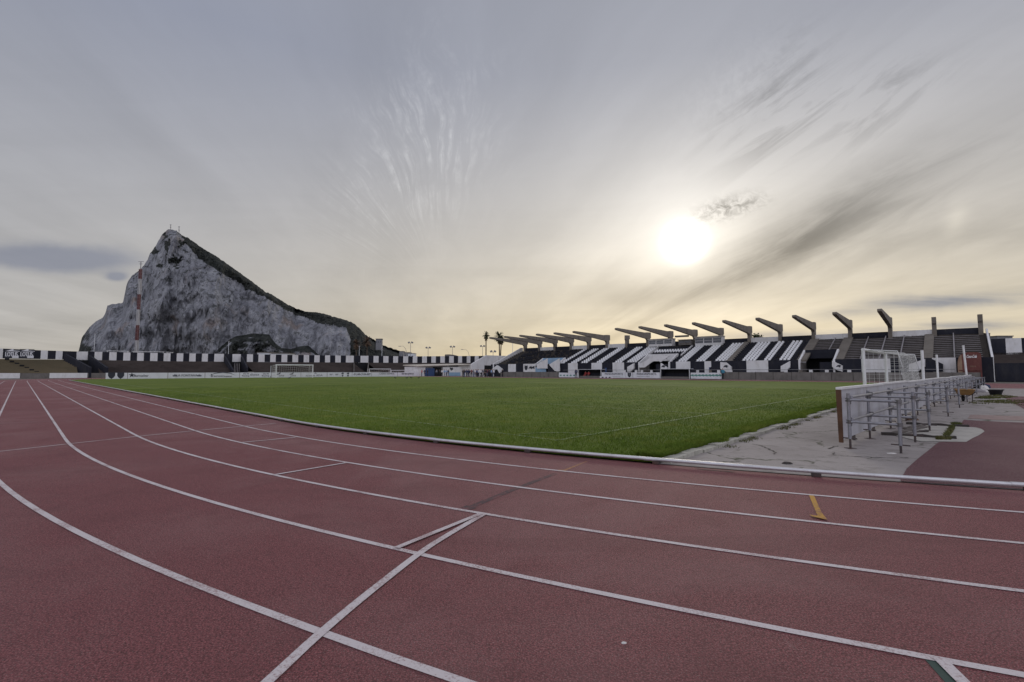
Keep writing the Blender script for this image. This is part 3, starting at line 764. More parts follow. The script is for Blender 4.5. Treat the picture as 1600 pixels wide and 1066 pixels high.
# ------------------------------------------------------------------ hoarding behind the near goal: boards seen from the back on a scaffold
A0 = toUV(G(1316, 697)); u0, v0 = A0; SLOPE = -.052
def row(u, off=0.0): return (u, v0 + (u - u0) * SLOPE + off)
ztop = onV(1313, 609, v0)[1]
uu = u0; i = 0; BL = 4.05
side_words = ['with a rusty brown end, nearest the camera', 'second from its rusty near end', 'third from its rusty near end', 'fourth from its rusty near end', 'fifth from its rusty near end', 'sixth from its rusty near end', 'seventh from its rusty near end', 'eighth from its rusty near end', 'ninth from its rusty near end', 'tenth from its rusty near end', 'last of the row']
while i < 11:
    ua, va = row(uu); ub, vb = row(uu + BL - .015); xd = (P(ub, vb) - P(ua, va)).normalized(); yd = Vector((-xd.y, xd.x, 0))
    t = thing('hoarding_board', 'blank pale grey back of a tall hoarding, ' + side_words[i], 'hoarding', P(ua, va), 'boards behind the near goal')
    mb = MB(); a, b = P(ua, va, .10), P(ub, vb, .10); zt = ztop + .01 * math.sin(i * 2.2)
    mb.hexa([a, b, b + yd * .03, a + yd * .03], [q + ZD * (zt - .10) for q in (a, b, b + yd * .03, a + yd * .03)]); mb.build('board', 'ply_back', t)
    mb = MB(); a, b = P(ua, va, zt + .003), P(ub, vb, zt + .003)
    mb.hexa([a - yd * .03, b - yd * .03, b + yd * .06, a + yd * .06], [q + ZD * .04 for q in (a - yd * .03, b - yd * .03, b + yd * .06, a + yd * .06)]); mb.build('top_trim', 'white_metal', t)
    if i == 0:
        mb = MB(); a = P(ua, va, .06) - xd * .03
        mb.hexa([a - yd * .025, a - yd * .025 + xd * .025, a + yd * .04 + xd * .025, a + yd * .04], [q + ZD * (zt - .06) for q in (a - yd * .025, a - yd * .025 + xd * .025, a + yd * .055 + xd * .04, a + yd * .055)])
        mb.build('end_post', 'rust_edge', t)
    if i < 4:
        for q in (.25, .72):
            mb = MB(); a = P(*row(uu + BL * q), .0); mb.hexa([a - xd * .04 - yd * .004, a + xd * .04 - yd * .004, a + xd * .04 + yd * .04, a - xd * .04 + yd * .04], [p + ZD * .1 for p in (a - xd * .04 - yd * .004, a + xd * .04 - yd * .004, a + xd * .04 + yd * .04, a - xd * .04 + yd * .04)]); mb.build('foot_block', 'timber', t)
    uu += BL; i += 1
UEND = uu
sc = thing('scaffolding', 'grey steel tube scaffolding propping the backs of the pale hoardings', 'scaffolding', P(u0 - 1, v0 - .3))
inner = lambda u: P(*row(u, -.16)); outer = lambda u: P(*row(u, -.82))
zt = ztop - .10; zm = ztop * .50
u = u0 - .62; k = 0; us_in = []
us_pairs = []
while u < UEND:
    us_pairs.append(u); u += 2.05 if k < 1 else 2.35
    k += 1
TR = .026
for k, u in enumerate(us_pairs):
    if k == 0: u = u0 - .22
    q = inner(u); mb = MB(); mb.tube([q + ZD * .16, q + ZD * (zt + .05)], TR, 8); mb.build('upright', 'steel', sc)
    mb = MB(); mb.tube([q, q + ZD * .2], .017, 6); mb.box(q + ZD * .004, (.13, .13, .006)); mb.tube([q + ZD * .17 - UV_V * .1, q + ZD * .17 + UV_V * .1], .011, 5); mb.build('base_jack', 'rust_steel', sc)
    if k % 2 == 0 or k < 3:
        q2 = outer(u + (.02 if k else -.02)); ht = zt - .07 + (.10 if k == 1 else 0)
        mb = MB(); mb.tube([q2 + ZD * .12, q2 + ZD * (ht + .02)], TR, 8); mb.build('upright', 'steel', sc)
        mb = MB(); mb.tube([q2, q2 + ZD * .16], .017, 6); mb.tube([q2 + ZD * .13 - UV_V * .12, q2 + ZD * .13 + UV_V * .12], .011, 5); mb.build('base_jack', 'rust_steel', sc)
        for z in (zt - .06, zm - .04):
            mb = MB(); mb.tube([q + ZD * z - (q2 - q) * .06, q2 + ZD * (z - .0) + (q2 - q) * .03], .022, 8); mb.build('transom', 'steel', sc)
            for w in (q, q2): mb = MB(); mb.box(w + ZD * z, (.064, .064, .062)); mb.tube([w + ZD * (z - .075) + Vector((.032, 0, 0)), w + ZD * (z + .07) + Vector((.032, 0, 0))], .011, 5); mb.build('coupler', 'steel_dark', sc)
for k, (a, b) in enumerate(zip(us_pairs, us_pairs[1:])):
    for z, in ((zt - .01,), (zm,)):
        mb = MB(); mb.tube([inner(a if k else u0 - .22) + ZD * z - UV_V * .05, inner(b) + ZD * (z + .006 * ((k % 3) - 1)) - UV_V * .05], .022, 8); mb.build('ledger', 'steel', sc)
        if k < 7:
            mb = MB(); w = inner(b) - UV_V * .03 + ZD * z; mb.box(w, (.062, .062, .062)); mb.build('coupler', 'steel_dark', sc)
# ------------------------------------------------------------------ litter and tools round the broken slab
def plank(a, b, w, h, label, mat='dark_timber', name='timber_plank'):
    a, b = G(*a), G(*b); d = (b - a).normalized(); q = Vector((-d.y, d.x, 0)) * w / 2
    t = MB(); n = 7; prev = None
    for i in range(n):
        p0 = lerp(a, b, i / n); p1 = lerp(a, b, (i + 1) / n); j0 = .012 * math.sin(i * 2.1); j1 = .012 * math.sin((i + 1) * 2.1)
        t.mesh([p0 - q + q * j0, p1 - q + q * j1, p1 + q, p0 + q] + [x + ZD * (h + y) for x, y in ((p0 - q, j0), (p1 - q, j1), (p1 + q, j1), (p0 + q, j0))],
               [(4, 5, 6, 7), (0, 1, 5, 4), (2, 3, 7, 6)] + ([(0, 4, 7, 3)] if i == 0 else []) + ([(1, 2, 6, 5)] if i == n - 1 else []))
    o = t.build(name, mat, None, a + ZD * .011); o.location.z = .0125
    return tag(o, label, 'plank', 'planks on the broken slab')
plank((1377, 679.5), (1494, 686.5), .11, .05, 'longest dark weathered plank, along the near side of the broken slab')
plank((1416, 663), (1514, 668), .10, .05, 'dark weathered plank along the far side of the broken slab')
plank((1398, 678), (1447, 668), .14, .025, 'greyish split board slanting between the two dark planks', 'timber')
plank((1404, 680), (1450, 674), .10, .02, 'narrow grey split board beside the longest dark plank', 'timber')
plank((1410, 671), (1444, 665), .11, .03, 'short grey board near the far dark plank', 'timber')
plank((1428, 676.5), (1449, 675.8), .06, .04, 'stubby dark offcut of timber in the middle of the broken slab')
def lump(pos, r, label, cat, mat, name, sq=(1, 1, .6), seed=0):
    bm = bmesh.new(); bmesh.ops.create_icosphere(bm, subdivisions=3, radius=1)
    for v in bm.verts:
        f = 1 + .28 * mnoise.noise(v.co * 1.6 + Vector((seed, 0, 0))) + .12 * mnoise.noise(v.co * 4 + Vector((0, seed, 0)))
        v.co = Vector((v.co.x * sq[0] * f, v.co.y * sq[1] * f, max(-.15, v.co.z * sq[2] * f))) * r
    me = bpy.data.meshes.new(name); bm.to_mesh(me); bm.free(); me.materials.append(M[mat]); o = bpy.data.objects.new(name, me); COL.objects.link(o)
    o.location = pos + ZD * .15 * r; return tag(o, label, cat)
lump(G(1425, 656.5), .11, 'brown stone lump on the concrete under the scaffolding', 'stone', 'rust_edge', 'stone', (1.4, .8, .5), 1)
lump(G(1230, 725), .05, 'small dark clod on the grey concrete', 'clod', 'dark_timber', 'clod', (1.3, .8, .5), 2)
lump(G(1393, 709), .035, 'scrap of white paper on the concrete by the near scaffold post', 'litter', 'sack', 'paper_scrap', (2.2, .8, .25), 3)
lump(G(1157, 730), .05, 'flat white scrap on the concrete close to the rail', 'litter', 'sack', 'paper_scrap', (2.0, .8, .12), 4)
lump(G(1538, 612.5), .34, 'crumpled white sack standing beyond the wheelbarrow', 'sack', 'sack', 'sack', (.75, .6, 1.1), 5)
lump(G(1530, 607), .42, 'black plastic bag slumped against the hoarding scaffolding', 'bag', 'rubber', 'rubbish_bag', (.8, .7, 1.3), 6)
lump(G(1529.5, 613), .22, 'dented pale drum top among the rubbish', 'litter', 'step_edge', 'rubbish_heap', (1.6, .9, .7), 8)
lump(G(1542, 606.5), .30, 'dark heap of rags at the far end of the scaffolding', 'rags', 'cloth_navy', 'rag_heap', (.8, .7, .9), 9)
lump(G(976, 1006), .0, 'x', 'litter', 'sack', 'x') if False else None
lump(G(975, 1005), .008, 'tiny white pebble on the red track', 'pebble', 'sack', 'pebble', (1.6, 1, .6), 11)
# rubber tub
t = thing('rubber_tub', 'wide black rubber tub standing on the weedy concrete', 'tub', G(1556, 617.5)); c = G(1556, 617.5)
def lathe(mb, c, prof, n=18, mi=0):
    vs = [c + Vector((r * math.cos(2 * math.pi * k / n), r * math.sin(2 * math.pi * k / n), z)) for r, z in prof for k in range(n)]
    mb.mesh(vs, [(i * n + k, i * n + (k + 1) % n, (i + 1) * n + (k + 1) % n, (i + 1) * n + k) for i in range(len(prof) - 1) for k in range(n)], mi, True)
mb = MB(); lathe(mb, c, [(0.01, .01), (.22, .01), (.30, .26), (.33, .27), (.33, .30), (.29, .30), (.21, .04), (.01, .04)]); mb.build('bowl', 'rubber', t)
for sx in (-1, 1):
    mb = MB(); mb.tube([c + Vector((sx * .32, -.08, .27)), c + Vector((sx * .42, -.05, .30)), c + Vector((sx * .42, .05, .30)), c + Vector((sx * .32, .08, .27))], .015, 6); mb.build('handle', 'rubber', t)
# wheelbarrow
wb = thing('wheelbarrow', 'rusty orange builder\'s wheelbarrow parked beside the scaffolding', 'wheelbarrow', G(1508, 628)); c = G(1508, 628); sc_ = .86; wr = Matrix.Rotation(R(-38), 3, 'Z')
def W(x, y, z): return c + wr @ Vector((x, y, z)) * sc_
mb = MB()
tp = [W(-.36, -.30, .60), W(.36, -.30, .60), W(.36, .34, .62), W(-.36, .34, .62)]; bt = [W(-.24, -.16, .34), W(.24, -.16, .34), W(.24, .20, .34), W(-.24, .20, .34)]
mb.mesh(bt + tp, [(0, 1, 2, 3), (0, 1, 5, 4), (1, 2, 6, 5), (2, 3, 7, 6), (3, 0, 4, 7)]); ti = [lerp(q, W(0, .02, .6), .05) for q in tp]; bi = [q + ZD * .02 for q in bt]
mb.mesh(bi + ti, [(0, 1, 2, 3), (0, 1, 5, 4), (1, 2, 6, 5), (2, 3, 7, 6), (3, 0, 4, 7)]); mb.mesh(tp + ti, [(0, 1, 5, 4), (1, 2, 6, 5), (2, 3, 7, 6), (3, 0, 4, 7)]); mb.tube(tp + tp[:1], .014, 6)
mb.build('tray', 'orange_tray', wb)
mb = MB()
for sx in (-1, 1): mb.tube([W(sx * .06, .62, .20), W(sx * .20, .2, .32), W(sx * .26, -.3, .40), W(sx * .28, -.75, .50)], .017, 7)
mb.build('frame', 'rust_steel', wb)
for sx in (-1, 1):
    mb = MB(); mb.tube([W(sx * .25, -.2, .38), W(sx * .23, -.28, .0)], .016, 6); mb.tube([W(sx * .23, -.36, .012), W(sx * .23, -.2, .012)], .014, 6); mb.build('leg', 'rust_steel', wb)
    mb = MB(); mb.tube([W(sx * .28, -.70, .49), W(sx * .28, -.82, .515)], .024, 7); mb.build('grip', 'rubber', wb)
mb = MB(); n = 18; mb.tube([W(.0, .62 + .16 * math.cos(2 * math.pi * k / n), .20 + .16 * math.sin(2 * math.pi * k / n)) for k in range(n + 1)], .045, 8, 0, False); wh = mb.build('wheel', 'rubber', wb)
mb = MB(); mb.tube([W(-.06, .62, .20), W(.06, .62, .20)], .05, 8); mb.build('hub', 'rust_steel', wb)
# ------------------------------------------------------------------ grandstand along the far touchline
UF = 82.3; TREAD = .77; NR = 13; UB = UF + TREAD * NR
ZF = sum(onU(x, y, UF)[1] for x, y in ((1068, 566.4), (1400, 562), (960, 567.5), (1230, 564.5))) / 4
ZBK = sum(onU(x, y, UB)[1] for x, y in ((1101, 538), (1264, 531))) / 2
RISE = (ZBK - ZF) / NR
ZTOP = sum(onU(x, y, UB)[1] for x, y in ((1535, 515.5), (1310, 520.5), (1115, 529), (950, 538.7))) / 4
def vF(px, py=566): return onU(px, py, UF)[0]
def vB(px, py=538): return onU(px, py, UB)[0]
V0S, V1S = vB(1540), vB(815)
st = thing('grandstand', 'long black and white open grandstand with concrete cantilever ribs beyond the pitch', 'grandstand', P(UF, 40))
# portals: (near V, far V, rows cut, depth)
PORT = [(vF(1304), vF(1250), 4), (vF(1047), vF(1000), 4), (vF(872), vF(838), 3)]
def steps(mb, va, vb, r0, r1, mi=0):
    for i in range(r0, r1):
        u0_, u1_ = UF + TREAD * i, UF + TREAD * (i + 1); z0_ = ZF + RISE * i
        zz = z0_ + (RISE if i > 0 or r0 > 0 else 0)
        z = ZF + RISE * i
        mb.face([P(u0_, va, z), P(u0_, vb, z), P(u1_, vb, z), P(u1_, va, z)], mi)
        mb.face([P(u1_, va, z), P(u1_, vb, z), P(u1_, vb, z + RISE), P(u1_, va, z + RISE)], mi)
def cuts(va, vb):                                   # split a V range by portals -> (a, b, first row)
    out = []; cur = va
    for a, b, r in sorted(PORT):
        if b <= cur or a >= vb: continue
        if a > cur: out.append((cur, a, 0))
        out.append((max(a, cur), min(b, vb), r)); cur = b
    if cur < vb: out.append((cur, vb, 0))
    return out
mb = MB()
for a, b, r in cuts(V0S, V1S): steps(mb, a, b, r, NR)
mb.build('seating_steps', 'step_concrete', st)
# pale nosing on the bare rows of the right end
mb = MB(); VBARE = vF(1247)
for i in range(NR):
    u1_ = UF + TREAD * (i + 1); z = ZF + RISE * (i + 1)
    for a, b, r in cuts(V0S + .6, VBARE):
        if i + 1 > r and i < NR - 1: mb.ubox(u1_ - .045, u1_ - .004, a, b, z - .085, z - .012)
mb.build('step_nosing', 'step_edge', st)
# aisles: smooth ramps of paler concrete, and thin rails between blocks
def ramp_strip(va_f, vb_f, mat, name, lift=.06):
    mb = MB(); p = [P(UF + .05, va_f, ZF + lift + .12), P(UF + .05, vb_f, ZF + lift + .12), P(UB - .05, vb_f, ZBK + lift + .1), P(UB - .05, va_f, ZBK + lift + .1)]
    mb.hexa([q - ZD * .3 for q in p], p); return mb.build(name, mat, st)
for x0, x1 in ((1245, 1260), (1302, 1318), (1442, 1458), (1134, 1144)): ramp_strip(vF(x1), vF(x0), 'aisle_concrete', 'aisle')
for x in (1290, 1345, 1375, 1407, 1493):
    v = vF(x) if x != 1290 else vF(1288); mb = MB()
    p = [P(UF + .1, v, ZF + .26), P(UF + .1, v + .12, ZF + .26), P(UB - .05, v + .12, ZBK + .2), P(UB - .05, v, ZBK + .2)]
    if x == 1290: p[0] = lerp(p[0], p[3], .36); p[1] = lerp(p[1], p[2], .36)
    mb.hexa([q - ZD * .2 for q in p], p); mb.build('block_divider', 'step_edge', st)
# seats
WHITE = [(874.5, 879), (889.5, 897.5), (906.5, 916), (929, 940), (957, 969), (979, 993.5), (1058, 1073), (1084.6, 1102.5), (1116, 1133.5), (1159, 1177.5), (1189, 1203.5), (1215, 1231.5)]
WV = [(vF(b), vF(a)) for a, b in WHITE]
SEATV0 = vF(1246.5); SEATV1 = vF(874); AIS = (vF(1144), vF(1134))
VIP = (vF(1052), vF(1022))
def seat_mesh(mat):
    mb = MB(); w = .19
    # pan, shell back with rounded top and short bracket, facing the pitch (-U)
    def q(u, v, z): return Vector((0, 0, 0)) + UV_U * u + UV_V * v + ZD * z
    pan = [(-.20, .20), (-.02, .19), (.20, .215)]
    for (u0_, z0_), (u1_, z1_) in zip(pan, pan[1:]):
        mb.hexa([q(u0_, -w, z0_ - .03), q(u1_, -w, z1_ - .03), q(u1_, w, z1_ - .03), q(u0_, w, z0_ - .03)], [q(u0_, -w, z0_), q(u1_, -w, z1_), q(u1_, w, z1_), q(u0_, w, z0_)])
    mb.hexa([q(-.20, -w, .10), q(-.17, -w, .10), q(-.17, w, .10), q(-.20, w, .10)], [q(-.20, -w, .20), q(-.17, -w, .20), q(-.17, w, .20), q(-.20, w, .20)])
    out = [(-w, .2), (-w, .44), (-w * .8, .515), (0, .535), (w * .8, .515), (w, .44), (w, .2)]
    a = [q(.20 + .05 * (z - .2) / .3, v, z) for v, z in out]; mb.prism(a, UV_U * .03)
    mb.hexa([q(-.02, -.06, 0), q(.12, -.06, 0), q(.12, .06, 0), q(-.02, .06, 0)], [q(-.02, -.06, .17), q(.12, -.06, .17), q(.12, .06, .17), q(-.02, .06, .17)])
    me = bpy.data.meshes.new('seat'); me.from_pydata(mb.v, [], mb.f); me.materials.append(M[mat]); return me, mb
SM = {'w': seat_mesh('white_seat'), 'b': seat_mesh('black_seat')}
rnd = random.Random(3); spots = []
for i in range(NR - 1):
    v = SEATV0 + .25
    while v < vF(785):
        u = UF + TREAD * i + .42; z = ZF + RISE * i
        blocked = any(a - .1 < v < b + .1 and i < r + 1 for a, b, r in PORT) or AIS[0] < v < AIS[1] or (VIP[0] - .3 < v < VIP[1] + 3.6 and i > 3)
        if not blocked:
            wh = any(a <= v <= b for a, b in WV)
            far = v > SEATV1
            if far:
                if rnd.random() < .55: spots.append((u, v, z, 'b'))
            elif wh or rnd.random() < .95:
                spots.append((u, v, z, 'w' if wh else 'b'))
        v += .55
    for v in np.arange(VIP[0] + .4, VIP[1] + 3.1, .55):
        if 3 < i < 11: spots.append((UF + TREAD * i + .42, float(v), ZF + RISE * i, 'w' if i in (7, 8) else 'b'))
spots.sort(key=lambda s: math.hypot(s[0], s[1]))
for (u, v, z, k) in spots[:100]:
    o = bpy.data.objects.new('seat', SM[k][0]); COL.objects.link(o); o.parent = st
    q = P(u, v, z) - Vector(st['base']); o.location = q
mb = MB()
for (u, v, z, k) in spots[100:]:
    c = P(u, v, z); s = SM[k][1]
    mb.mesh([Vector(q) + c for q in s.v], s.f, 0 if k == 'w' else 1)
o = mb.build('seat_rows', ['white_seat', 'black_seat'], st); o['kind'] = 'stuff'
# front wall, painted in black and white lengths
FRONT = [(768, 'b'), (784, 'b'), (795, 'w'), (807, 'b'), (818.6, 'w'), (856, 'b'), (862, 'w'), (875, 'b'), (888.5, 'w'), (903.5, 'b'), (925, 'w'), (941.5, 'b'), (958, 'w'), (976, 'b'), (1057, 'w'), (1079.5, 'b'), (1101.5, 'w'), (1112, 'b'), (1167, 'w'), (1201, 'b'), (1346.5, 'w'), (1391.5, 'b'), (1420, 'b'), (1457, 'w'), (1494, 'b'), (1552, 'w')]
runs = {}
for (xa, k), (xb, _) in zip(FRONT, FRONT[1:]):
    va, vb = vF(xb, 572), vF(xa, 572)
    segs = [(va, vb)]
    for a, b, r in PORT:
        ns = []
        for p_, q_ in segs:
            if b <= p_ or a >= q_: ns.append((p_, q_)); continue
            if a > p_: ns.append((p_, a))
            if b < q_: ns.append((b, q_))
        segs = ns
    for p_, q_ in segs:
        mb = runs.setdefault(sum(1 for a, b, r in PORT if p_ > a), MB()); mb.ubox(UF - .22, UF, p_, q_, 0, ZF + .14, 0 if k == 'w' else 1)
for mb in runs.values(): mb.build('front_wall', ['white_wall', 'black_wall'], st)
# portals (side walls, lintel, dark passage)
PC = [('white_wall', 'black_wall'), ('white_wall', 'white_wall'), ('white_wall', 'sky_blue')]
for (a, b, r), (mw, ml) in zip(PORT, PC):
    ud = UF + TREAD * r; zs = ZF + RISE * r
    for v0_, v1_ in ((a - .12, a + .12), (b - .12, b + .12)):
        mb = MB(); pr = [(UF - .5, .9), (UF - .5, ZF + .15), (UF, ZF + .25), (ud + .1, zs + .62), (ud + .35, zs + .62), (ud + .35, .9)]
        mb.prism([P(u, v0_, z) for u, z in pr], UV_V * (v1_ - v0_)); mb.build('portal_wall', mw, st)
    mb = MB(); mb.ubox(ud + .02, ud + .2, a + .12, b - .12, zs - .75, zs + .6); mb.build('portal_lintel', ml, st)
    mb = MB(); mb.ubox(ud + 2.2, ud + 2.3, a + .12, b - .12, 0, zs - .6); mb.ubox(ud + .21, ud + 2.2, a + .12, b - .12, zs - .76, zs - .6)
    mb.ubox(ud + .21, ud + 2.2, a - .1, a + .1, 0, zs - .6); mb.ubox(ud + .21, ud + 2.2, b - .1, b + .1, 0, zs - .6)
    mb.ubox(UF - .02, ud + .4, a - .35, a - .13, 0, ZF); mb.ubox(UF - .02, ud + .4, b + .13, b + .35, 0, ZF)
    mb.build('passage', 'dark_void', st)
    for q_ in ((a + .125, a + .16), (b - .16, b - .125)):
        mb = MB(); mb.ubox(UF - .45, ud + .2, q_[0], q_[1], 0, ZF - .3); mb.build('passage_wall', 'grey_wall', st)
    mb = MB(); mb.ubox(UF - .3, UF - .1, a + .12, (a + b) / 2 - .4, 0, ZF - .25); mb.build('portal_parapet', 'black_wall' if ml != 'white_wall' else 'black_wall', st)
# blue apron below the left portal, painted emblem on the middle lintel and black portal sides
a, b, r = PORT[2]; mb = MB(); mb.ubox(UF - .56, UF - .3, vF(855), vF(839), 0, 2.2); mb.build('blue_panel', 'sky_blue', st)
a, b, r = PORT[1]; mb = MB(); ud = UF + TREAD * r; zs = ZF + RISE * r
put_poly(mb, [(-.3, .5), (.1, .55), (.35, .3), (.1, .05), (.35, -.2), (.2, -.55), (-.35, -.5), (-.1, -.2), (-.3, .1), (0, .3)], P(ud + .0, (a + b) / 2 - .8, zs), -UV_V, ZD, .6); mb.build('emblem', 'ink', st)
# small stair parapets in front of the wall: gables, half black, half white
def gable(pts, mat, u=UF - .75, th=.5, name='stair_parapet'):
    mb = MB(); mb.prism([P(u, *onU(x, y, u)) for x, y in pts], UV_U * th); return mb.build(name, mat, st)
gable([(1109, 574.5), (1124.5, 566), (1125.3, 590), (1109, 590)], 'black_wall')
gable([(1125.4, 566), (1133.5, 566.3), (1142.3, 573.5), (1142.3, 585), (1134, 581), (1125.4, 576)], 'white_wall')
gable([(1219.8, 572.2), (1234, 564.4), (1234, 574), (1226, 581), (1219.8, 581)], 'white_wall')
gable([(1300, 563.7), (1316, 571.5), (1316, 581), (1307, 578), (1300, 573)], 'white_wall')
gable([(980, 573.5), (990, 567.8), (990, 576), (985, 581), (980, 581)], 'white_wall')
gable([(1032, 567.5), (1042.5, 575), (1042.5, 585), (1032, 585)], 'white_wall')
gable([(998.4, 567.8), (1005, 566.9), (1020, 555.6), (1047, 555.6), (1032, 566), (1030, 564.6), (1022.8, 564.6), (1020, 565), (1007, 574.4), (998.4, 574.4)], 'white_wall', UF - .8, .2)
gable([(1420, 569.6), (1445.6, 560.8), (1445.6, 573), (1434, 580.5), (1420, 580.5)], 'white_wall')
gable([(1445.8, 561), (1456, 561), (1473.5, 569), (1473.5, 581), (1445.8, 581)], 'black_wall')
gable([(769, 576.5), (776, 571), (784, 577), (784, 583), (780, 583), (777, 577.5), (773, 577.5), (770, 581), (769, 581)], 'white_wall')
gable([(855.6, 570), (857.6, 570), (866.8, 580.2), (866.8, 583), (855.6, 583)], 'black_wall')
gable([(838.8, 569.7), (855, 560.2), (855.4, 576), (838.8, 576)], 'white_wall', UF - .8, .2)
gable([(873.8, 560.2), (874.4, 580), (867, 580), (857.8, 569.8)], 'white_wall', UF - .8, .2)
for x, y, k in ((1134, 573, .75), (1036.5, 573, .75), (1310.5, 572.5, .6)):
    mb = MB(); put_poly(mb, CAP, P(UF - .765, *onU(x, y, UF - .76)), -UV_V, ZD, k); mb.build('stencilled_mark', 'ink', st)
for x, k in ((822, .7), (829, .8), (834, .9)):
    mb = MB(); put_poly(mb, SHIELD if k < .8 else CAP, P(UF - .235, *onU(x, 575, UF - .235)), -UV_V, ZD, k * 1.4); mb.build('painted_figure', 'ink', st)
# back wall: alternating bays between the ribs
CX = [1538, 1463.5, 1396, 1334, 1278, 1226, 1178, 1133, 1091, 1052, 1016, 981, 949.5, 921, 893, 867, 843, 820]
CV = [vB(x) for x in CX]
VB0 = CV[0]; PITCHV = (CV[-1] - CV[0]) / (len(CV) - 1)
CV = [VB0 + PITCHV * i for i in range(len(CV))]
bay = ['b', 'w', 'b', 'w', 'b', 'w', 'b', 'w', 'b', 'w', 'b', 'w', 'b', 'w', 'b', 'w', 'b']
mb = MB()
for i, k in enumerate(bay): mb.ubox(UB, UB + .25, CV[i] + .001, CV[i + 1], ZBK - .1, ZTOP + (.03 if k == 'w' else 0), 0 if k == 'w' else 1)
mb.build('back_wall', ['white_wall', 'black_wall'], st)
mb = MB(); mb.ubox(UB + .02, UB + .2, V0S - .3, V1S + .3, 0, ZBK - .12); mb.build('rear_wall', 'grey_wall', st)
# ribs
UT = 79.4 ; ZT = sum(onU(x, y, 79.4)[1] for x, y in ((900, 517), (1005, 509.5), (1088, 503.5), (1188, 496.5))) / 4
ZC = sum(onU(x, y, UB)[1] for x, y in ((1396, 497), (1334, 500), (1226, 506), (1133, 512))) / 4
def rib(v, arm=True):
    h = .25; U0 = UB + .25
    if arm:
        body = [(U0 - .55, ZBK - .4), (U0 + .45, ZBK - .4), (U0 + .45, ZTOP + .9), (U0 + .75, ZTOP + 1.05), (U0 + .75, ZC - .1), (U0 + .62, ZC + .05), (U0 - .95, ZC), (U0 - 1.6, ZC - .12), (UT + .15, ZT + .03), (UT, ZT - .08), (UT + .02, ZT - .30), (UT + .25, ZT - .38), (U0 - .95, ZTOP + .80), (U0 - .55, ZTOP + .50)]
    else:
        body = [(U0 - .55, ZBK - .4), (U0 + .45, ZBK - .4), (U0 + .45, ZTOP + .9), (U0 + .75, ZTOP + 1.05), (U0 + .75, ZC - .3), (U0 - .7, ZC - .35), (U0 - .75, ZTOP + .9), (U0 - .55, ZTOP + .62)]
    mb = MB(); n = len(body); a = [P(u, v - h, z) for u, z in body]; b = [P(u, v + h, z) for u, z in body]
    mb.face(a[::-1]); mb.face(b); mb.mesh(a + b, [(i, (i + 1) % n, (i + 1) % n + n, i + n) for i in range(n)])
    return mb.build('cantilever_rib', 'concrete_rib', st)
for i, v in enumerate(CV): rib(v + (0 if i else .25), arm=(i not in (0, 1, 11)))
# end wall at the left and right
mb = MB(); pr = [(UF - .3, 0), (UF - .3, ZF + .3), (UB, ZBK + .95), (UB + .6, ZBK + .95), (UB + .6, 0)]
mb.prism([P(u, V1S + .05, z) for u, z in pr], UV_V * .35); mb.build('end_wall', 'white_wall', st)
pr = [(UF - .1, 0), (UF - .1, ZF + .15), (UB, ZBK + .6), (UB + .6, ZBK + .6), (UB + .6, 0)]
mb = MB(); mb.prism([P(u, V0S - .3, z) for u, z in pr], UV_V * .2); mb.build('end_wall', 'white_wall', st)
ua, za = onV(737, 569, V1S + 3); ub, zb = onV(760, 555.3, V1S + 3); uc, zc_ = onV(786, 556, V1S + 3)
mb = MB(); mb.prism([P(ua, V1S + 3, 0), P(uc + 2, V1S + 3, 0), P(uc + 2, V1S + 3, zc_), P(ub, V1S + 3, zb), P(ua, V1S + 3, za)], UV_V * .4); mb.build('stair_flank', 'white_wall', st)
ua, za = onV(757, 571, V1S + 2.95); ub, zb = onV(767, 571, V1S + 2.95)
mb = MB(); mb.ubox(ua, ub, V1S + 2.9, V1S + 2.99, 0, za); mb.build('doorway', 'dark_void', st)
# press boxes on the top rows
def pressbox(xa, xb, yt, yb, panes, fr='white_wall'):
    U = UB - 1.6; va = onU(xb, yb, U)[0]; vb = onU(xa, yb, U)[0]; zt = onU((xa + xb) / 2, yt, U)[1]; zb = onU((xa + xb) / 2, yb, U)[1]
    mb = MB(); mb.ubox(U + .06, UB - .02, va, vb, zb - .3, zt); o = mb.build('press_box', fr, st)
    o['base'] = st['base']
    n = panes; w = (vb - va) / n
    for i in range(n):
        for j in range(2):
            h = (zt - zb - .45) / 2; z0 = zb + .2 + j * (h + .05)
            mb = MB(); mb.ubox(U + .03, U + .058, va + w * i + .12, va + w * (i + 1) - .06, z0, z0 + h); mb.build('window', 'glass', o)
    mb = MB(); mb.ubox(U - .25, UB, va - .1, vb + .1, zt + .003, zt + .14); mb.build('roof', 'roof_tin', o)
pressbox(1013, 1050, 530.5, 539, 3)
pressbox(1086, 1128, 526.5, 537.5, 3)
pressbox(1060, 1080, 531.5, 537, 2, 'grey_wall')
u = UB - .6; mb = MB(); va, z0 = onU(1075.5, 526, u); vb, z1_ = onU(1056, 526, u); mb.ubox(u - .5, u + .3, va, vb, z0 - .05, z0 + .28); mb.build('camera_shelter', 'grey_wall', st)
# enclosed box in the middle of the seats
for v in (VIP[0] - .2, VIP[1] + 3.2):
    mb = MB(); i0, i1 = 4, 11
    pr = [(UF + TREAD * i0, ZF + RISE * i0 - .1), (UF + TREAD * i1, ZF + RISE * i1 - .1), (UF + TREAD * i1, ZF + RISE * i1 + .42), (UF + TREAD * i0, ZF + RISE * i0 + .42)]
    mb.prism([P(a, v, b) for a, b in pr], UV_V * .13); mb.build('box_parapet', 'white_wall', st)
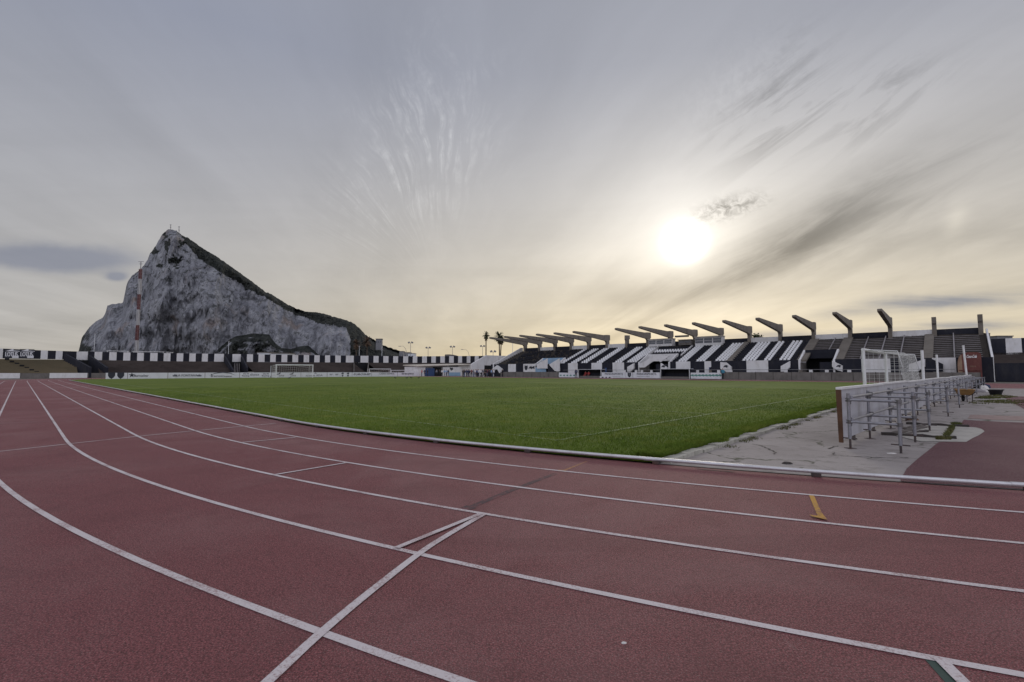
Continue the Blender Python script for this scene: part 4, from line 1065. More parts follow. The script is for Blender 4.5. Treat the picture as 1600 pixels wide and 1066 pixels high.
# railing in front
zr = onU(1200, 577.8, 80.8)[1]
mb = MB(); mb.tube([P(80.8, onU(1492, 578, 80.8)[0], zr), P(80.8, onU(880, 578, 80.8)[0], zr)], .035, 6); mb.build('handrail', 'lamp_steel', st)
for x in (961, 976, 994, 1003, 1018, 1090, 1110, 1123, 1142, 1171, 1198, 1228, 1251, 1267, 1292, 1327):
    v = onU(x, 580, 80.8)[0]; mb = MB(); mb.ubox(80.7, 80.9, v - .22, v + .22, 0, zr - .05); mb.build('rail_post', 'white_wall' if x % 3 else 'aisle_concrete', st)
for x in (946, 1109.5):
    v = onU(x, 577, UF - .4)[0]; mb = MB(); mb.ubox(UF - .3, UF - .24, v - .22, v + .22, 0, 2.0); mb.build('service_door', 'blue_door', st)

# ------------------------------------------------------------------ barrier, hoardings and dugouts in front of the stand
UH = 78.6; ZB_ = sum(onU(x, y, UH)[1] for x, y in ((1400, 581.3), (1250, 581.5))) / 2
def vH(px, py=585): return onU(px, py, UH)[0]
def barrier(xa, xb, label):
    va, vb = vH(xb), vH(xa); t = thing('concrete_barrier', label, 'barrier wall', P(UH, (va + vb) / 2), 'barriers in front of the grandstand')
    n = max(2, round((vb - va) / 2.5)); w = (vb - va) / n
    for i in range(n):
        mb = MB(); mb.ubox(UH, UH + .12, va + w * i + .03, va + w * (i + 1) - .03, 0, ZB_ - .04 + .01 * math.sin(i * 3)); mb.build('panel', 'grey_wall', t)
    for i in range(n + 1):
        mb = MB(); mb.ubox(UH - .03, UH + .15, va + w * i - .025, va + w * i + .025, 0, ZB_); mb.build('post', 'step_concrete', t)
barrier(1129, 1532, 'long grey concrete panel barrier in front of the right half of the stand')
barrier(782, 872, 'short grey concrete panel barrier at the left end of the stand')
def boardU(xa, xb, yt, label, U=UH, words=(), marks=(), mat='board_white', zb=.05, name='hoarding_board', cat='hoarding', group='hoardings along the grandstand'):
    va, vb = onU(xb, 585, U)[0], onU(xa, 585, U)[0]; zt = onU((xa + xb) / 2, yt, U)[1]
    t = thing(name, label, cat, P(U, (va + vb) / 2), group)
    mb = MB(); mb.ubox(U, U + .06, va + .02, vb - .02, zb, zt); mb.build('board', mat, t)
    mb = MB()
    for v in (va + .3, vb - .3): mb.ubox(U + .07, U + .13, v - .03, v + .03, 0, zt - .05)
    pp = mb; 
    for k, v in enumerate((va + .3, vb - .3)):
        m1 = MB(); m1.ubox(U + .065, U + .125, v - .03, v + .03, 0, zt - .05); m1.build('support', 'steel', t)
    for (txt, xc, yc, wpx, hpx, ink, bold) in words:
        v, z = onU(xc, yc, U - .02); v2 = onU(xc + wpx, yc, U - .02)[0]; z2 = onU(xc, yc - hpx, U - .02)[1]
        mb = MB(); put_text(mb, txt, P(U - .012, v, z), -UV_V, ZD, abs(v - v2), abs(z2 - z), 0, .0, bold); mb.build('lettering', ink, t)
    for (poly, xc, yc, s, ink) in marks:
        v, z = onU(xc, yc, U - .02); mb = MB(); put_poly(mb, poly, P(U - .014, v, z), -UV_V, ZD, s); mb.build('emblem', ink, t)
    return t
boardU(940, 977, 582, 'white hoarding with bold black PANDASPORTS lettering beside the left dugout', words=[('PANDASPORTS', 959, 584.4, 29, 3.0, 'ink', .012), ('pandasports', 962, 588.2, 13, 1.0, 'ink', .008)])
boardU(977.3, 988.5, 582, 'narrow white hoarding with a dark shield between the two PANDASPORTS boards', marks=[(SHIELD, 983.3, 586, .72, 'ink'), ([(-.08, .3), (.08, .3), (.08, -.3), (-.08, -.3)], 983.3, 585.6, .55, 'board_white')])
boardU(988.8, 1031, 582, 'white hoarding with PANDASPORTS lettering beside the right dugout', words=[('PANDASPORTS', 1010, 584.5, 31, 3.2, 'ink', .012), ('LINEA TIENDA ONLINE', 1005, 588.6, 20, 1.2, 'ink', .0)])
t = boardU(1079, 1127.5, 582.5, 'white hoarding with a row of greenish scribbled shapes right of the right dugout', marks=[(CAP, 1081.8 + 5.35 * i, 587, .62, 'ink_green') for i in range(9)])
boardU(873.5, 903.5, 582.5, 'white hoarding with pale green zigzag marks left of the left dugout', marks=[(CAP, 876 + 5.2 * i, 587, .55, 'ink_green') for i in range(5)])
boardU(937, 957.5, 588.2, 'low white board on the grass edge in front of the PANDASPORTS hoarding', U=75.0, marks=[(CAP, 941.5, 590.2, .45, 'ink'), (CAP, 947, 590.2, .4, 'ink'), (CAP, 952.5, 590.2, .45, 'ink')])
def dugout(xa, xb, yt, label, U=UH + .1):
    va, vb = onU(xb, 585, U)[0], onU(xa, 585, U)[0]; zt = onU((xa + xb) / 2, yt, U)[1]
    t = thing('dugout', label, 'dugout', P(U, (va + vb) / 2), 'team dugouts')
    mb = MB(); mb.ubox(U - .15, U + 1.5, va - .1, vb + .1, zt - .08, zt); mb.build('roof', 'house_light', t)
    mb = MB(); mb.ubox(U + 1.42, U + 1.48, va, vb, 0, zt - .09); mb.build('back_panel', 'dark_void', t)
    for v in (va, vb - .06): mb = MB(); mb.ubox(U, U + 1.41, v, v + .06, 0, zt - .09); mb.build('side_panel', 'black_wall', t)
    for v in (va - .09, vb + .01): mb = MB(); mb.ubox(U - .1, U - .02, v, v + .08, 0, zt - .09); mb.build('post', 'white_metal', t)
    mb = MB(); mb.ubox(U - .02, U + .04, va + .07, vb - .07, 0, .38); mb.build('kick_board', 'grey_wall', t)
    n = max(3, int((vb - va) / .6)); w = (vb - va - .4) / n
    for i in range(n):
        v = va + .2 + w * i
        mb = MB(); mb.ubox(U + .75, U + 1.15, v + .04, v + w - .04, .42, .5); s_ = mb.build('bench_seat', 'black_seat', t)
        mb = MB(); mb.ubox(U + 1.16, U + 1.22, v + .04, v + w - .04, .42, .95); mb.build('bench_back', 'black_seat', t)
    return va, vb, zt
D1 = dugout(904.5, 939, 577, 'dark team dugout with two people in red sitting inside')
D2 = dugout(1033, 1077, 576.2, 'dark empty team dugout right of the second PANDASPORTS hoarding')
# round-shouldered red kiosk at the right end
UK = 80.0; va, vb = onU(1534, 570, UK)[0], onU(1496, 570, UK)[0]; zt = onU(1515, 550.3, UK)[1]; t = thing('kiosk', 'faded red drinks kiosk with rounded shoulders at the right end of the stand', 'kiosk', P(UK, (va + vb) / 2))
w = vb - va; mb = MB()
def kprof(k): return [(0, 0), (w, 0), (w, zt * .55), (w * .985, zt * .70), (w * .94, zt * .82), (w * .84, zt * .92), (w * .70, zt * .97), (w * .5, zt), (w * .15, zt * .995), (w * .04, zt * .97), (0, zt * .92)]
mb.prism([P(UK, va + a, b) for a, b in kprof(0)], UV_U * 2.2); mb.build('body', 'kiosk_red', t)
mb = MB(); mb.prism([P(UK - .05, va + a, b) for a, b in [(w * .80, .05), (w * .995, .05), (w * .995, zt * .55), (w * .98, zt * .69), (w * .935, zt * .81), (w * .845, zt * .905), (w * .80, zt * .9)]], UV_U * .04); mb.build('faded_panel', 'kiosk_tan', t)
mb = MB(); c = P(UK - .012, va + w * .38, zt * .855); put_text(mb, 'Coca-Cola', c, -UV_V, ZD, w * .42, zt * .10, 0, .25, .012); mb.build('lettering', 'white_metal', t)
mb = MB(); put_text(mb, 'DISFRUTA', P(UK - .012, va + w * .36, zt * .52), -UV_V, ZD, w * .24, zt * .05); mb.build('lettering', 'kiosk_tan', t)
mb = MB(); put_text(mb, 'SIEMPRE', P(UK - .012, va + w * .40, zt * .25), -UV_V, ZD, w * .24, zt * .05); mb.build('lettering', 'kiosk_tan', t)
mb = MB(); mb.ubox(UK - .12, UK - .02, va + .1, vb - .1, zt * .38, zt * .405); mb.build('counter', 'kiosk_red', t)
# terrace at the near right corner
UR = 86.0; t = thing('terrace', 'dark terrace with black lower wall at the right edge beyond the red kiosk', 'terrace', P(UR, -6))
vL = V0S - .5
z1b = onU(1570, 567.5, UR)[1]; z2b = onU(1570, 549, UR + 5)[1]; z2t = onU(1570, 529, UR + 5)[1]
mb = MB(); mb.ubox(UR - .3, UR, -34, vL, 0, z1b); mb.build('front_wall', 'black_wall', t)
mb = MB(); n = 6
for i in range(n):
    a, b = UR + 5 * i / n, UR + 5 * (i + 1) / n; z = lerp(z1b - .1, z2b - .2, i / n); zn = lerp(z1b - .1, z2b - .2, (i + 1) / n)
    mb.face([P(a, -34, z), P(a, vL, z), P(b, vL, z), P(b, -34, z)]); mb.face([P(b, -34, z), P(b, vL, z), P(b, vL, zn), P(b, -34, zn)])
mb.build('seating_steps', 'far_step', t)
mb = MB(); xs = [(1541, 'b'), (1571.5, 'w'), (1596.5, 'b'), (1640, 'w'), (1672, 'b'), (1720, 'w'), (1750, 'b'), (1800, 'b')]
for (xa, k), (xb, _) in zip(xs, xs[1:]): mb.ubox(UR + 5, UR + 5.25, onU(xb, 540, UR + 5)[0], min(vL, onU(xa, 540, UR + 5)[0]), 0, z2t, 0 if k == 'w' else 1)
mb.build('parapet', ['white_wall', 'black_wall'], t)
# ------------------------------------------------------------------ terrace at the far end
VT0, VT1 = 125.0, 133.0
def uT(px, py=560, v=VT1): return onV(px, py, v)[0]
TOPL = [(-60, 544.3), (0, 544.6), (64, 547.6), (120, 549.3), (250, 551.8), (365, 553.3), (480, 555), (640, 557.0), (760, 556.2)]
BOTL = [(-60, 559.6), (0, 560), (64, 561), (120, 562), (250, 564.2), (365, 565.3), (480, 566), (640, 567.0), (760, 567)]
tt = thing('terrace', 'long stepped terrace behind the far goal with a black and white chequered parapet', 'terrace', P(40, VT0))
PANELS = [(0, 5), (64, 75), (87.5, 98), (120, 137.5), (148, 160), (171, 182.5), (193, 204), (214.6, 225), (235, 246.4), (256, 266.6), (276.4, 286.5), (296, 306), (315.7, 325), (335, 350), (363.3, 376.5), (386, 395.4), (404, 413.6), (422.4, 431), (440, 449), (457, 466), (474.7, 483), (491.3, 499.6), (508, 515.8), (524, 532.5), (540.6, 552.8), (563.4, 575.6), (583.7, 591.6), (599, 607), (614.5, 622), (630, 637.7), (645, 652), (659.6, 667), (674, 681), (688, 695), (701.8, 709), (715.8, 722), (729.3, 735), (741.8, 748)]
br = [-70, -59, -48]
edges = [(-80, 'b'), (-60, 'w'), (-50, 'b'), (-36, 'w'), (-25, 'b')]
for a, b in PANELS: edges += [(a, 'w'), (b, 'b')]
edges.append((775, 'b'))
mbp = MB()
for (xa, k), (xb, _) in zip(edges, edges[1:]):
    q = []
    for x in (xa, xb):
        yt, yb = interp(x, TOPL), interp(x, BOTL); u, z = onV(x, yt, VT1); zb = onV(x, yb, VT1)[1]; q.append((u, z, zb))
    (ua, za, zba), (ub, zb2, zbb) = q; e = .02 if k == 'w' else 0
    mbp.hexa([P(ua, VT1 - e, zba - .02 - e), P(ub, VT1 - e, zbb - .02 - e), P(ub, VT1 + .3, zbb - .02), P(ua, VT1 + .3, zba - .02)], [P(ua, VT1 - e, za), P(ub, VT1 - e, zb2), P(ub, VT1 + .3, zb2), P(ua, VT1 + .3, za)], 0 if k == 'w' else 1)
mbp.build('parapet', ['white_wall', 'black_wall'], tt)
def zt0(px): return interp(px, [(0, .95), (160, 1.0), (700, 1.05)])
def terr(xa, xb, mat, n=11):
    mb = MB(); ua, ub = uT(xa), uT(xb)
    zt_a = onV(xa, interp(xa, BOTL), VT1)[1] - .05; zt_b = onV(xb, interp(xb, BOTL), VT1)[1] - .05
    for i in range(n):
        v0_, v1_ = lerp(VT0, VT1, i / n), lerp(VT0, VT1, (i + 1) / n)
        z = [lerp(.95, q, i / n) for q in (zt_a, zt_b)]; zn = [lerp(.95, q, (i + 1) / n) for q in (zt_a, zt_b)]
        mb.face([P(ua, v0_, z[0]), P(ub, v0_, z[1]), P(ub, v1_, z[1]), P(ua, v1_, z[0])])
        mb.face([P(ua, v1_, z[0]), P(ub, v1_, z[1]), P(ub, v1_, zn[1]), P(ua, v1_, zn[0])])
        mb.face([P(ua, v1_ - .03, z[0] + .02), P(ub, v1_ - .03, z[1] + .02), P(ub, v1_ - .03, z[1] + .10), P(ua, v1_ - .03, z[0] + .10)])
    mb.build('seating_steps', mat, tt)
terr(-90, 118, 'mossy_lit_step'); terr(150, 356, 'far_step'); terr(382, 552, 'far_step'); terr(574, 790, 'far_step')
mb = MB()
FW = [(-90, 'g'), (-40, 'w'), (31, 'g'), (77, 'w'), (136, 'g'), (170, 'g'), (790, 'g')]
for (xa, k), (xb, _) in zip(FW, FW[1:]):
    ua, ub = onV(xa, 590, VT0)[0], onV(xb, 590, VT0)[0]; zt = onV(xa, 586, VT0)[1]
    mb.ubox(ua, ub, VT0 - .2 - (.03 if k == 'w' else 0), VT0, 0, .97 if k == 'w' else .95, 0 if k == 'w' else 1)
mb.build('front_wall', ['white_wall', 'grey_wall'], tt)
# stairwells with dark sloping walls
def well(top, bot, w=.35, mat='black_wall', v0_=VT0 - .3):
    (xa, ya), (xb, yb) = top, bot; ua, za = onV(xa, ya, VT1 - .1); ub, zb = onV(xb, yb, v0_); mb = MB()
    a, b = P(ua, VT1 - .1, za), P(ub, v0_, zb)
    p = [Vector((a.x, a.y, 0)), Vector((b.x, b.y, 0)), b, a]; mb.prism(p, UV_U * w); mb.build('stairwell_wall', mat, tt)
well((100, 552.5), (139.5, 574)); well((137.5, 554.5), (166, 574.5))
well((350.5, 556), (363, 578)); well((376.6, 556), (385.5, 574.5)); 
well((552.6, 565), (552.6, 580), .2, 'grey_wall'); well((575.5, 566), (573.5, 580), .2, 'grey_wall')
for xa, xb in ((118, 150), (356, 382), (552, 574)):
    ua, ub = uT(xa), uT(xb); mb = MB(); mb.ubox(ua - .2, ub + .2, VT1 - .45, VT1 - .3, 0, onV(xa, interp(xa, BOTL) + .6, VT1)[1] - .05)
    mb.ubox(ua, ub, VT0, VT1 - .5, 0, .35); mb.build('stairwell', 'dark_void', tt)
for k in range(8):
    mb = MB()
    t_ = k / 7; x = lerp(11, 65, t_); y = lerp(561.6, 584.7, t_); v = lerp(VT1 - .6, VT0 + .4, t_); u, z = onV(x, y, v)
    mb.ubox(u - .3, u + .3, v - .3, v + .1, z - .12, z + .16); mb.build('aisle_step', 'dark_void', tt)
# gate railings in the middle stairwell
for x in (366.5, 369, 371.5, 374): u, z = onV(x, 568, VT0 - .4); m1 = MB(); m1.tube([P(u, VT0 - .4, .9), P(u, VT0 - .4, z)], .05, 5); m1.build('gate_bar', 'lamp_steel', tt)
# two dark sponsor boards on the parapet at the left
for (xa, xb, lab) in ((6.5, 29.5, 'left one of two black boards lettered LOTUS on the terrace parapet'), (30.2, 53, 'right one of two black boards lettered LOTUS on the terrace parapet')):
    v = VT1 - .12; ua, za = onV(xa, 560, v); ub, zb = onV(xb, 560.4, v); zt = onV(xa, 545.2, v)[1]
    t = thing('sponsor_board', lab, 'sign', P((ua + ub) / 2, v, za), 'LOTUS boards on the parapet'); mb = MB(); mb.ubox(ua, ub, v, v + .06, za, zt - .05); mb.build('board', 'ink', t)
    xm = (xa + xb) / 2; u, z = onV(xm, 553.6, v - .02); mb = MB(); put_text(mb, 'LOTUS', P(u, v - .015, z), UV_U, ZD, (ub - ua) * .82, .85, 0, 0, .03); mb.build('lettering', 'board_white', t)
    mb = MB(); put_poly(mb, [(-1.5, -.25), (0.2, .55), (.2, -.02), (1.6, -.10), (1.6, -.28)], P(u + .1, v - .015, z + .72), UV_U, ZD, .62); mb.build('emblem', 'board_white', t)
    mb = MB(); mb.ubox(u + .1, ub - .05, v - .03, v - .005, za + .08, za + .55); mb.build('caption_strip', 'board_white', t)
# white handrails along the top of the parapet
t = thing('top_rail', 'thin white rail along the parapet beneath the big rock', 'railing', P(uT(170), VT1 + .1, 4)); 
for xa, xb, y in ((166, 202, 548.3), (207, 257, 549.3), (259, 271, 550.3)):
    v = VT1 + .2; ua, za = onV(xa, y, v); ub, zb = onV(xb, y + .8, v); mb = MB(); mb.tube([P(ua, v, za), P(ub, v, zb)], .06, 6); mb.build('rail', 'white_metal', t)
    for x in (xa + 2, xb - 2): u, z = onV(x, y + .4, v); mb = MB(); mb.tube([P(u, v, z - .7), P(u, v, z)], .05, 6); mb.build('rail_post', 'white_metal', t)

# ------------------------------------------------------------------ white hoardings behind the far goal
VH = 103.0
def boardV(xa, xb, yt, yb, label, words=(), marks=(), V=VH):
    ua, za = onV(xa, yb, V); ub, zb = onV(xb, yb, V); zt = onV((xa + xb) / 2, yt, V)[1]
    t = thing('hoarding_board', label, 'hoarding', P((ua + ub) / 2, V), 'hoardings behind the far goal')
    mb = MB(); mb.ubox(ua + .03, ub - .03, V, V + .06, .0, zt); mb.build('board', 'board_white', t)
    for u in (ua + .5, ub - .5): mb = MB(); mb.ubox(u - .04, u + .04, V + .065, V + .14, 0, zt - .1); mb.build('support', 'steel', t)
    for (txt, xc, yc, wpx, hpx, ink, bold) in words:
        u, z = onV(xc, yc, V - .02); u2 = onV(xc + wpx, yc, V - .02)[0]; z2 = onV(xc, yc - hpx, V - .02)[1]
        mb = MB(); put_text(mb, txt, P(u, V - .015, z), UV_U, ZD, abs(u2 - u), abs(z2 - z), 0, .25 if txt == 'EUROSHIP' else 0, bold); mb.build('lettering', ink, t)
    for (poly, xc, yc, s, ink) in marks:
        u, z = onV(xc, yc, V - .02); mb = MB(); put_poly(mb, poly, P(u, V - .018, z), UV_U, ZD, s, 0); mb.build('emblem', ink, t)
    return t
CROWN = [(-.5, -.3), (.5, -.3), (.6, .2), (.3, .0), (.15, .45), (0, .1), (-.15, .45), (-.3, 0), (-.6, .2)]
BIRD = [(-.6, -.1), (.1, .1), (.5, .45), (.45, .05), (.3, -.15), (-.2, -.2)]
ARCH = [(-1, -.1), (-.6, .12), (0, .2), (.6, .12), (1, -.1), (.6, .06), (0, .13), (-.6, .06)]
boardV(164.5, 199, 582.7, 591.5, 'white hoarding with two dark shield crests at the left end of the far row', marks=[(SHIELD, 174.3, 586.6, .92, 'ink'), (SHIELD, 188.6, 586.6, .92, 'ink')])
boardV(199.3, 262, 582.6, 591, 'white hoarding with a black star and outlined lettering in the far row', words=[('BurrosStar', 221, 587.2, 22, 3.2, 'ink', .012)], marks=[(STAR, 206, 586.4, .9, 'ink')])
boardV(262.3, 320, 582.5, 590.5, 'white hoarding lettered LA FONTANA between two little crowns', words=[('LA FONTANA', 292.5, 586.8, 32, 3.4, 'ink', .012)], marks=[(CROWN, 273.5, 586.8, .62, 'ink_grey'), (CROWN, 311.5, 586.8, .62, 'ink_grey')])
boardV(320.3, 374, 582.3, 590, 'white hoarding with thin arched lines over faint lettering in the far row', words=[('b', 331.5, 586.8, 3.4, 5, 'ink', .012), ('auresso', 341, 588, 13, 2.0, 'ink', .008), ('Ocassion', 355, 588, 14, 2.4, 'ink', .012)], marks=[(ARCH, 348, 585.2, 2.3, 'ink_grey')])
boardV(374.3, 424, 582.2, 589.5, 'white hoarding with the word dosz between two dark stacked word marks', words=[('dosz', 398, 585.3, 14, 3.4, 'ink_grey', .01), ('De N', 384.5, 584.2, 8, 2.0, 'ink', .015), ('Racing', 384, 587.6, 11, 2.4, 'ink', .015), ('De N', 415.5, 584.2, 8, 2.0, 'ink', .015), ('Racing', 415, 587.6, 11, 2.4, 'ink', .015)])
boardV(424.3, 470, 582.1, 589, 'white hoarding with two dark bird marks and the word LOTUS twice behind the far goal', words=[('LOTUS', 440, 587.2, 8, 2.4, 'ink', .012), ('LOTUS', 458.5, 587.2, 8, 2.4, 'ink', .012)], marks=[(BIRD, 435, 584.2, .85, 'ink'), (BIRD, 455.5, 584.2, .85, 'ink')])
boardV(470.3, 511, 582, 589, 'white hoarding with spaced capitals ALBORADA right of the far goal', words=[('ALBOR', 485, 587.3, 15, 1.8, 'ink', .012), ('ADA', 499, 586.6, 10, 2.6, 'ink_grey', .01)], marks=[([(-.5, -.2), (0, .3), (.5, -.2), (0, .12)], 493, 584, .8, 'ink')])
boardV(511.3, 550, 581.9, 589, 'white hoarding with four little dark badges right of the far goal', words=[('BP', 517.5, 585.3, 4.2, 2.4, 'ink_grey', .01), ('BP', 526.5, 585.3, 4.2, 2.4, 'ink_grey', .01)], marks=[(CAP, 535.3, 583.8, .65, 'ink'), (CAP, 543.7, 583.8, .65, 'ink'), (SHIELD, 535.3, 587, .4, 'ink_grey'), (SHIELD, 543.7, 587, .4, 'ink_grey')])
boardV(550.3, 580, 581.9, 589, 'white hoarding with slanted bold EUROSHIP lettering in front of a dark gateway', words=[('EUROSHIP', 566, 585.0, 25, 3.0, 'ink', .02)])
boardV(580.3, 621, 582.2, 589, 'white hoarding lettered CASINO ADMIRAL below the small training goals', words=[('CASINO ADMIRAL', 605, 584.2, 23, 1.9, 'ink', .012)])
boardV(621.3, 655, 582, 589, 'white hoarding with bold rounded tracyso lettering at the right end of the far row', words=[('tracyso', 637, 584.6, 18, 3.4, 'ink', .04)])

# ------------------------------------------------------------------ low changing-room building between terrace and grandstand
VB_ = 103.6
def bU(x, y=588, V=VB_): return onV(x, y, V)
t = thing('clubhouse', 'low white clubhouse with a flat tin roof, blue door and pale blue base', 'building', P(bU(700)[0], VB_))
ua, ub = bU(652)[0], bU(724)[0]; zt = bU(690, 573.5)[1]
segs = [(652, 664.5, 'w'), (664.5, 679, 'bl'), (679, 692, 'v'), (692, 719.5, 'w')]
mb = MB()
for xa, xb, k in segs:
    if k == 'w': mb.ubox(bU(xa)[0], bU(xb)[0], VB_, VB_ + 6, 0, zt)
mb.face([P(bU(664.5)[0], VB_ + 1.6, 0), P(bU(692)[0], VB_ + 1.6, 0), P(bU(692)[0], VB_ + 1.6, zt), P(bU(664.5)[0], VB_ + 1.6, zt)])
mb.build('wall', 'white_wall', t)
mb = MB(); mb.ubox(bU(719.6)[0], bU(740)[0], VB_ + 1, VB_ + 6, 0, bU(730, 570)[1]); mb.build('side_wall', 'white_wall', t)
mb = MB(); mb.ubox(bU(664.7)[0], bU(679)[0], VB_ + .08, VB_ + .16, 0, zt - .35); d_ = mb.build('door', 'blue_door', t)
mb = MB(); mb.ubox(bU(679.1)[0], bU(691.9)[0], VB_ + .6, VB_ + .7, 0, zt - .05); mb.build('doorway', 'dark_void', t)
mb = MB(); mb.ubox(bU(701.5)[0], bU(719.4)[0], VB_ - .03, VB_ + .01, 0, bU(710, 582)[1]); mb.build('painted_base', 'sky_blue', t)
ra, rb = bU(651, 573)[0], bU(738)[0]; z0, z1 = bU(655, 573)[1], bU(735, 570)[1]
mb = MB(); mb.hexa([P(ra, VB_ - .5, z0), P(rb, VB_ - .5, z1), P(rb, VB_ + 6.4, z1 + .2), P(ra, VB_ + 6.4, z0 + .25)], [P(ra, VB_ - .5, z0 + .22), P(rb, VB_ - .5, z1 + .14), P(rb, VB_ + 6.4, z1 + .4), P(ra, VB_ + 6.4, z0 + .55)]); mb.build('roof', 'roof_tin', t)
mb = MB(); u, z = bU(705.5, 577); put_poly(mb, [(-.7, .5), (-.1, .45), (.1, .3), (.5, .5), (.6, .1), (.45, -.3), (.1, -.2), (-.05, -.55), (-.4, -.2)], P(u, VB_ - .012, z), UV_U, ZD, .95); mb.build('emblem', 'ink', t)
# wing of white wall left of the clubhouse
t = thing('white_wall', 'stepped white wall joining the far hoardings to the clubhouse', 'wall', P(bU(648)[0], VB_ + .4)); mb = MB()
mb.prism([P(u, VB_ + .4, z) for u, z in ((bU(641)[0], 0), (bU(652)[0], 0), (bU(652)[0], bU(652, 575)[1]), (bU(650)[0], bU(650, 579.5)[1]), (bU(641)[0], bU(641, 580.5)[1]))], UV_V * .25); mb.build('wall', 'white_wall', t)
mb = MB(); mb.ubox(bU(650.2)[0], bU(652)[0], VB_ + .36, VB_ + .68, bU(652, 575)[1], bU(652, 574.6)[1]); mb.build('coping', 'edging', t)

# ------------------------------------------------------------------ people (one continuous skinned body each)
def body_mesh(pose, cols, seed=0):
    rnd = random.Random(seed); s = 1.82 / 1.75
    J = {'pel': (0, 0, .95), 'sp': (0, .01, 1.15), 'ch': (0, .0, 1.36), 'nk': (0, 0, 1.50), 'hd': (0, -.01, 1.60), 'tp': (0, 0, 1.70)}
    for sx, n in ((-1, 'l'), (1, 'r')):
        J['hip' + n] = (sx * .09, 0, .90); J['kn' + n] = (sx * .10, -.02, .49); J['an' + n] = (sx * .10, .02, .09); J['to' + n] = (sx * .12, -.14, .04)
        J['sh' + n] = (sx * .18, .01, 1.40); J['el' + n] = (sx * .24, .03, 1.13); J['wr' + n] = (sx * .25, -.04, .90); J['ha' + n] = (sx * .25, -.06, .80)
    if pose == 'walk':
        J['knl'] = (-.1, -.22, .52); J['anl'] = (-.1, -.26, .10); J['tol'] = (-.11, -.42, .06); J['knr'] = (.1, .08, .50); J['anr'] = (.1, .36, .16); J['tor'] = (.11, .28, .05)
        J['wrl'] = (-.24, .14, .93); J['hal'] = (-.24, .17, .84); J['wrr'] = (.24, -.2, .95); J['har'] = (.24, -.26, .88)
    if pose == 'hands':
        J['ell'] = (-.32, .06, 1.15); J['wrl'] = (-.17, -.05, 1.00); J['hal'] = (-.12, -.07, .98); J['elr'] = (.32, .06, 1.15); J['wrr'] = (.17, -.05, 1.0); J['har'] = (.12, -.07, .98)
    if pose == 'fold':
        J['wrl'] = (.02, -.18, 1.18); J['hal'] = (.10, -.19, 1.20); J['wrr'] = (-.02, -.2, 1.15); J['har'] = (-.10, -.2, 1.17)
    if pose == 'sit':
        for k in J: x, y, z = J[k]; J[k] = (x, y, z - .42)
        for sx, n in ((-1, 'l'), (1, 'r')): J['hip' + n] = (sx * .09, 0, .50); J['kn' + n] = (sx * .13, -.42, .50); J['an' + n] = (sx * .13, -.40, .09); J['to' + n] = (sx * .15, -.55, .04); J['wr' + n] = (sx * .16, -.3, .60); J['ha' + n] = (sx * .13, -.38, .58)
    rad = {'pel': .135, 'sp': .125, 'ch': .14, 'nk': .06, 'hd': .095, 'tp': .075, 'hip': .105, 'kn': .075, 'an': .055, 'to': .04, 'sh': .07, 'el': .048, 'wr': .034, 'ha': .032}
    names = list(J); bonds = [('pel', 'sp'), ('sp', 'ch'), ('ch', 'nk'), ('nk', 'hd'), ('hd', 'tp')]
    for n in 'lr': bonds += [('pel', 'hip' + n), ('hip' + n, 'kn' + n), ('kn' + n, 'an' + n), ('an' + n, 'to' + n), ('ch', 'sh' + n), ('sh' + n, 'el' + n), ('el' + n, 'wr' + n), ('wr' + n, 'ha' + n)]
    me = bpy.data.meshes.new('person'); me.from_pydata([Vector(J[k]) * s for k in names], [(names.index(a), names.index(b)) for a, b in bonds], [])
    o = bpy.data.objects.new('tmp', me); COL.objects.link(o); o.modifiers.new('k', 'SKIN'); sk = me.skin_vertices[0].data
    for i, k in enumerate(names):
        r = rad.get(k, rad.get(k[:-1], .05)) * s; sk[i].radius = (r * (1.25 if k in ('ch', 'pel', 'sp') else 1), r); sk[i].use_root = (k == 'pel')
    o.modifiers.new('s', 'SUBSURF').levels = 1
    dg = bpy.context.evaluated_depsgraph_get(); m2 = bpy.data.meshes.new_from_object(o.evaluated_get(dg)); bpy.data.objects.remove(o); bpy.data.meshes.remove(me)
    m2.name = 'person'; m2.materials.clear()
    for c in cols: m2.materials.append(M[c])            # shirt, trousers, skin, hair
    zw = J['pel'][2] * s + .03; zn = J['nk'][2] * s; zs = .08
    for p in m2.polygons:
        c = p.center; q = 0
        if c.z > zn: q = 3 if (c.z > zn + .14 or (c.y > .02 and c.z > zn + .05)) else 2
        elif pose != 'sit' and c.z < zw: q = 1
        elif pose == 'sit' and c.z < J['pel'][2] * s + .08 and c.y < .12: q = 1
        for n in 'lr':
            w = Vector(J['ha' + n]) * s
            if (c - w).length < .10: q = 2
        p.material_index = q; p.use_smooth = True
    return m2
def person(pos, face, pose, shirt, legs, label, group=None, seed=0):
    o = bpy.data.objects.new('person', body_mesh(pose, [shirt, legs, 'skin', 'hair'], seed)); COL.objects.link(o)
    o.location = pos; o.rotation_euler = (0, 0, face); return tag(o, label, 'person', group)
VC = 97.0
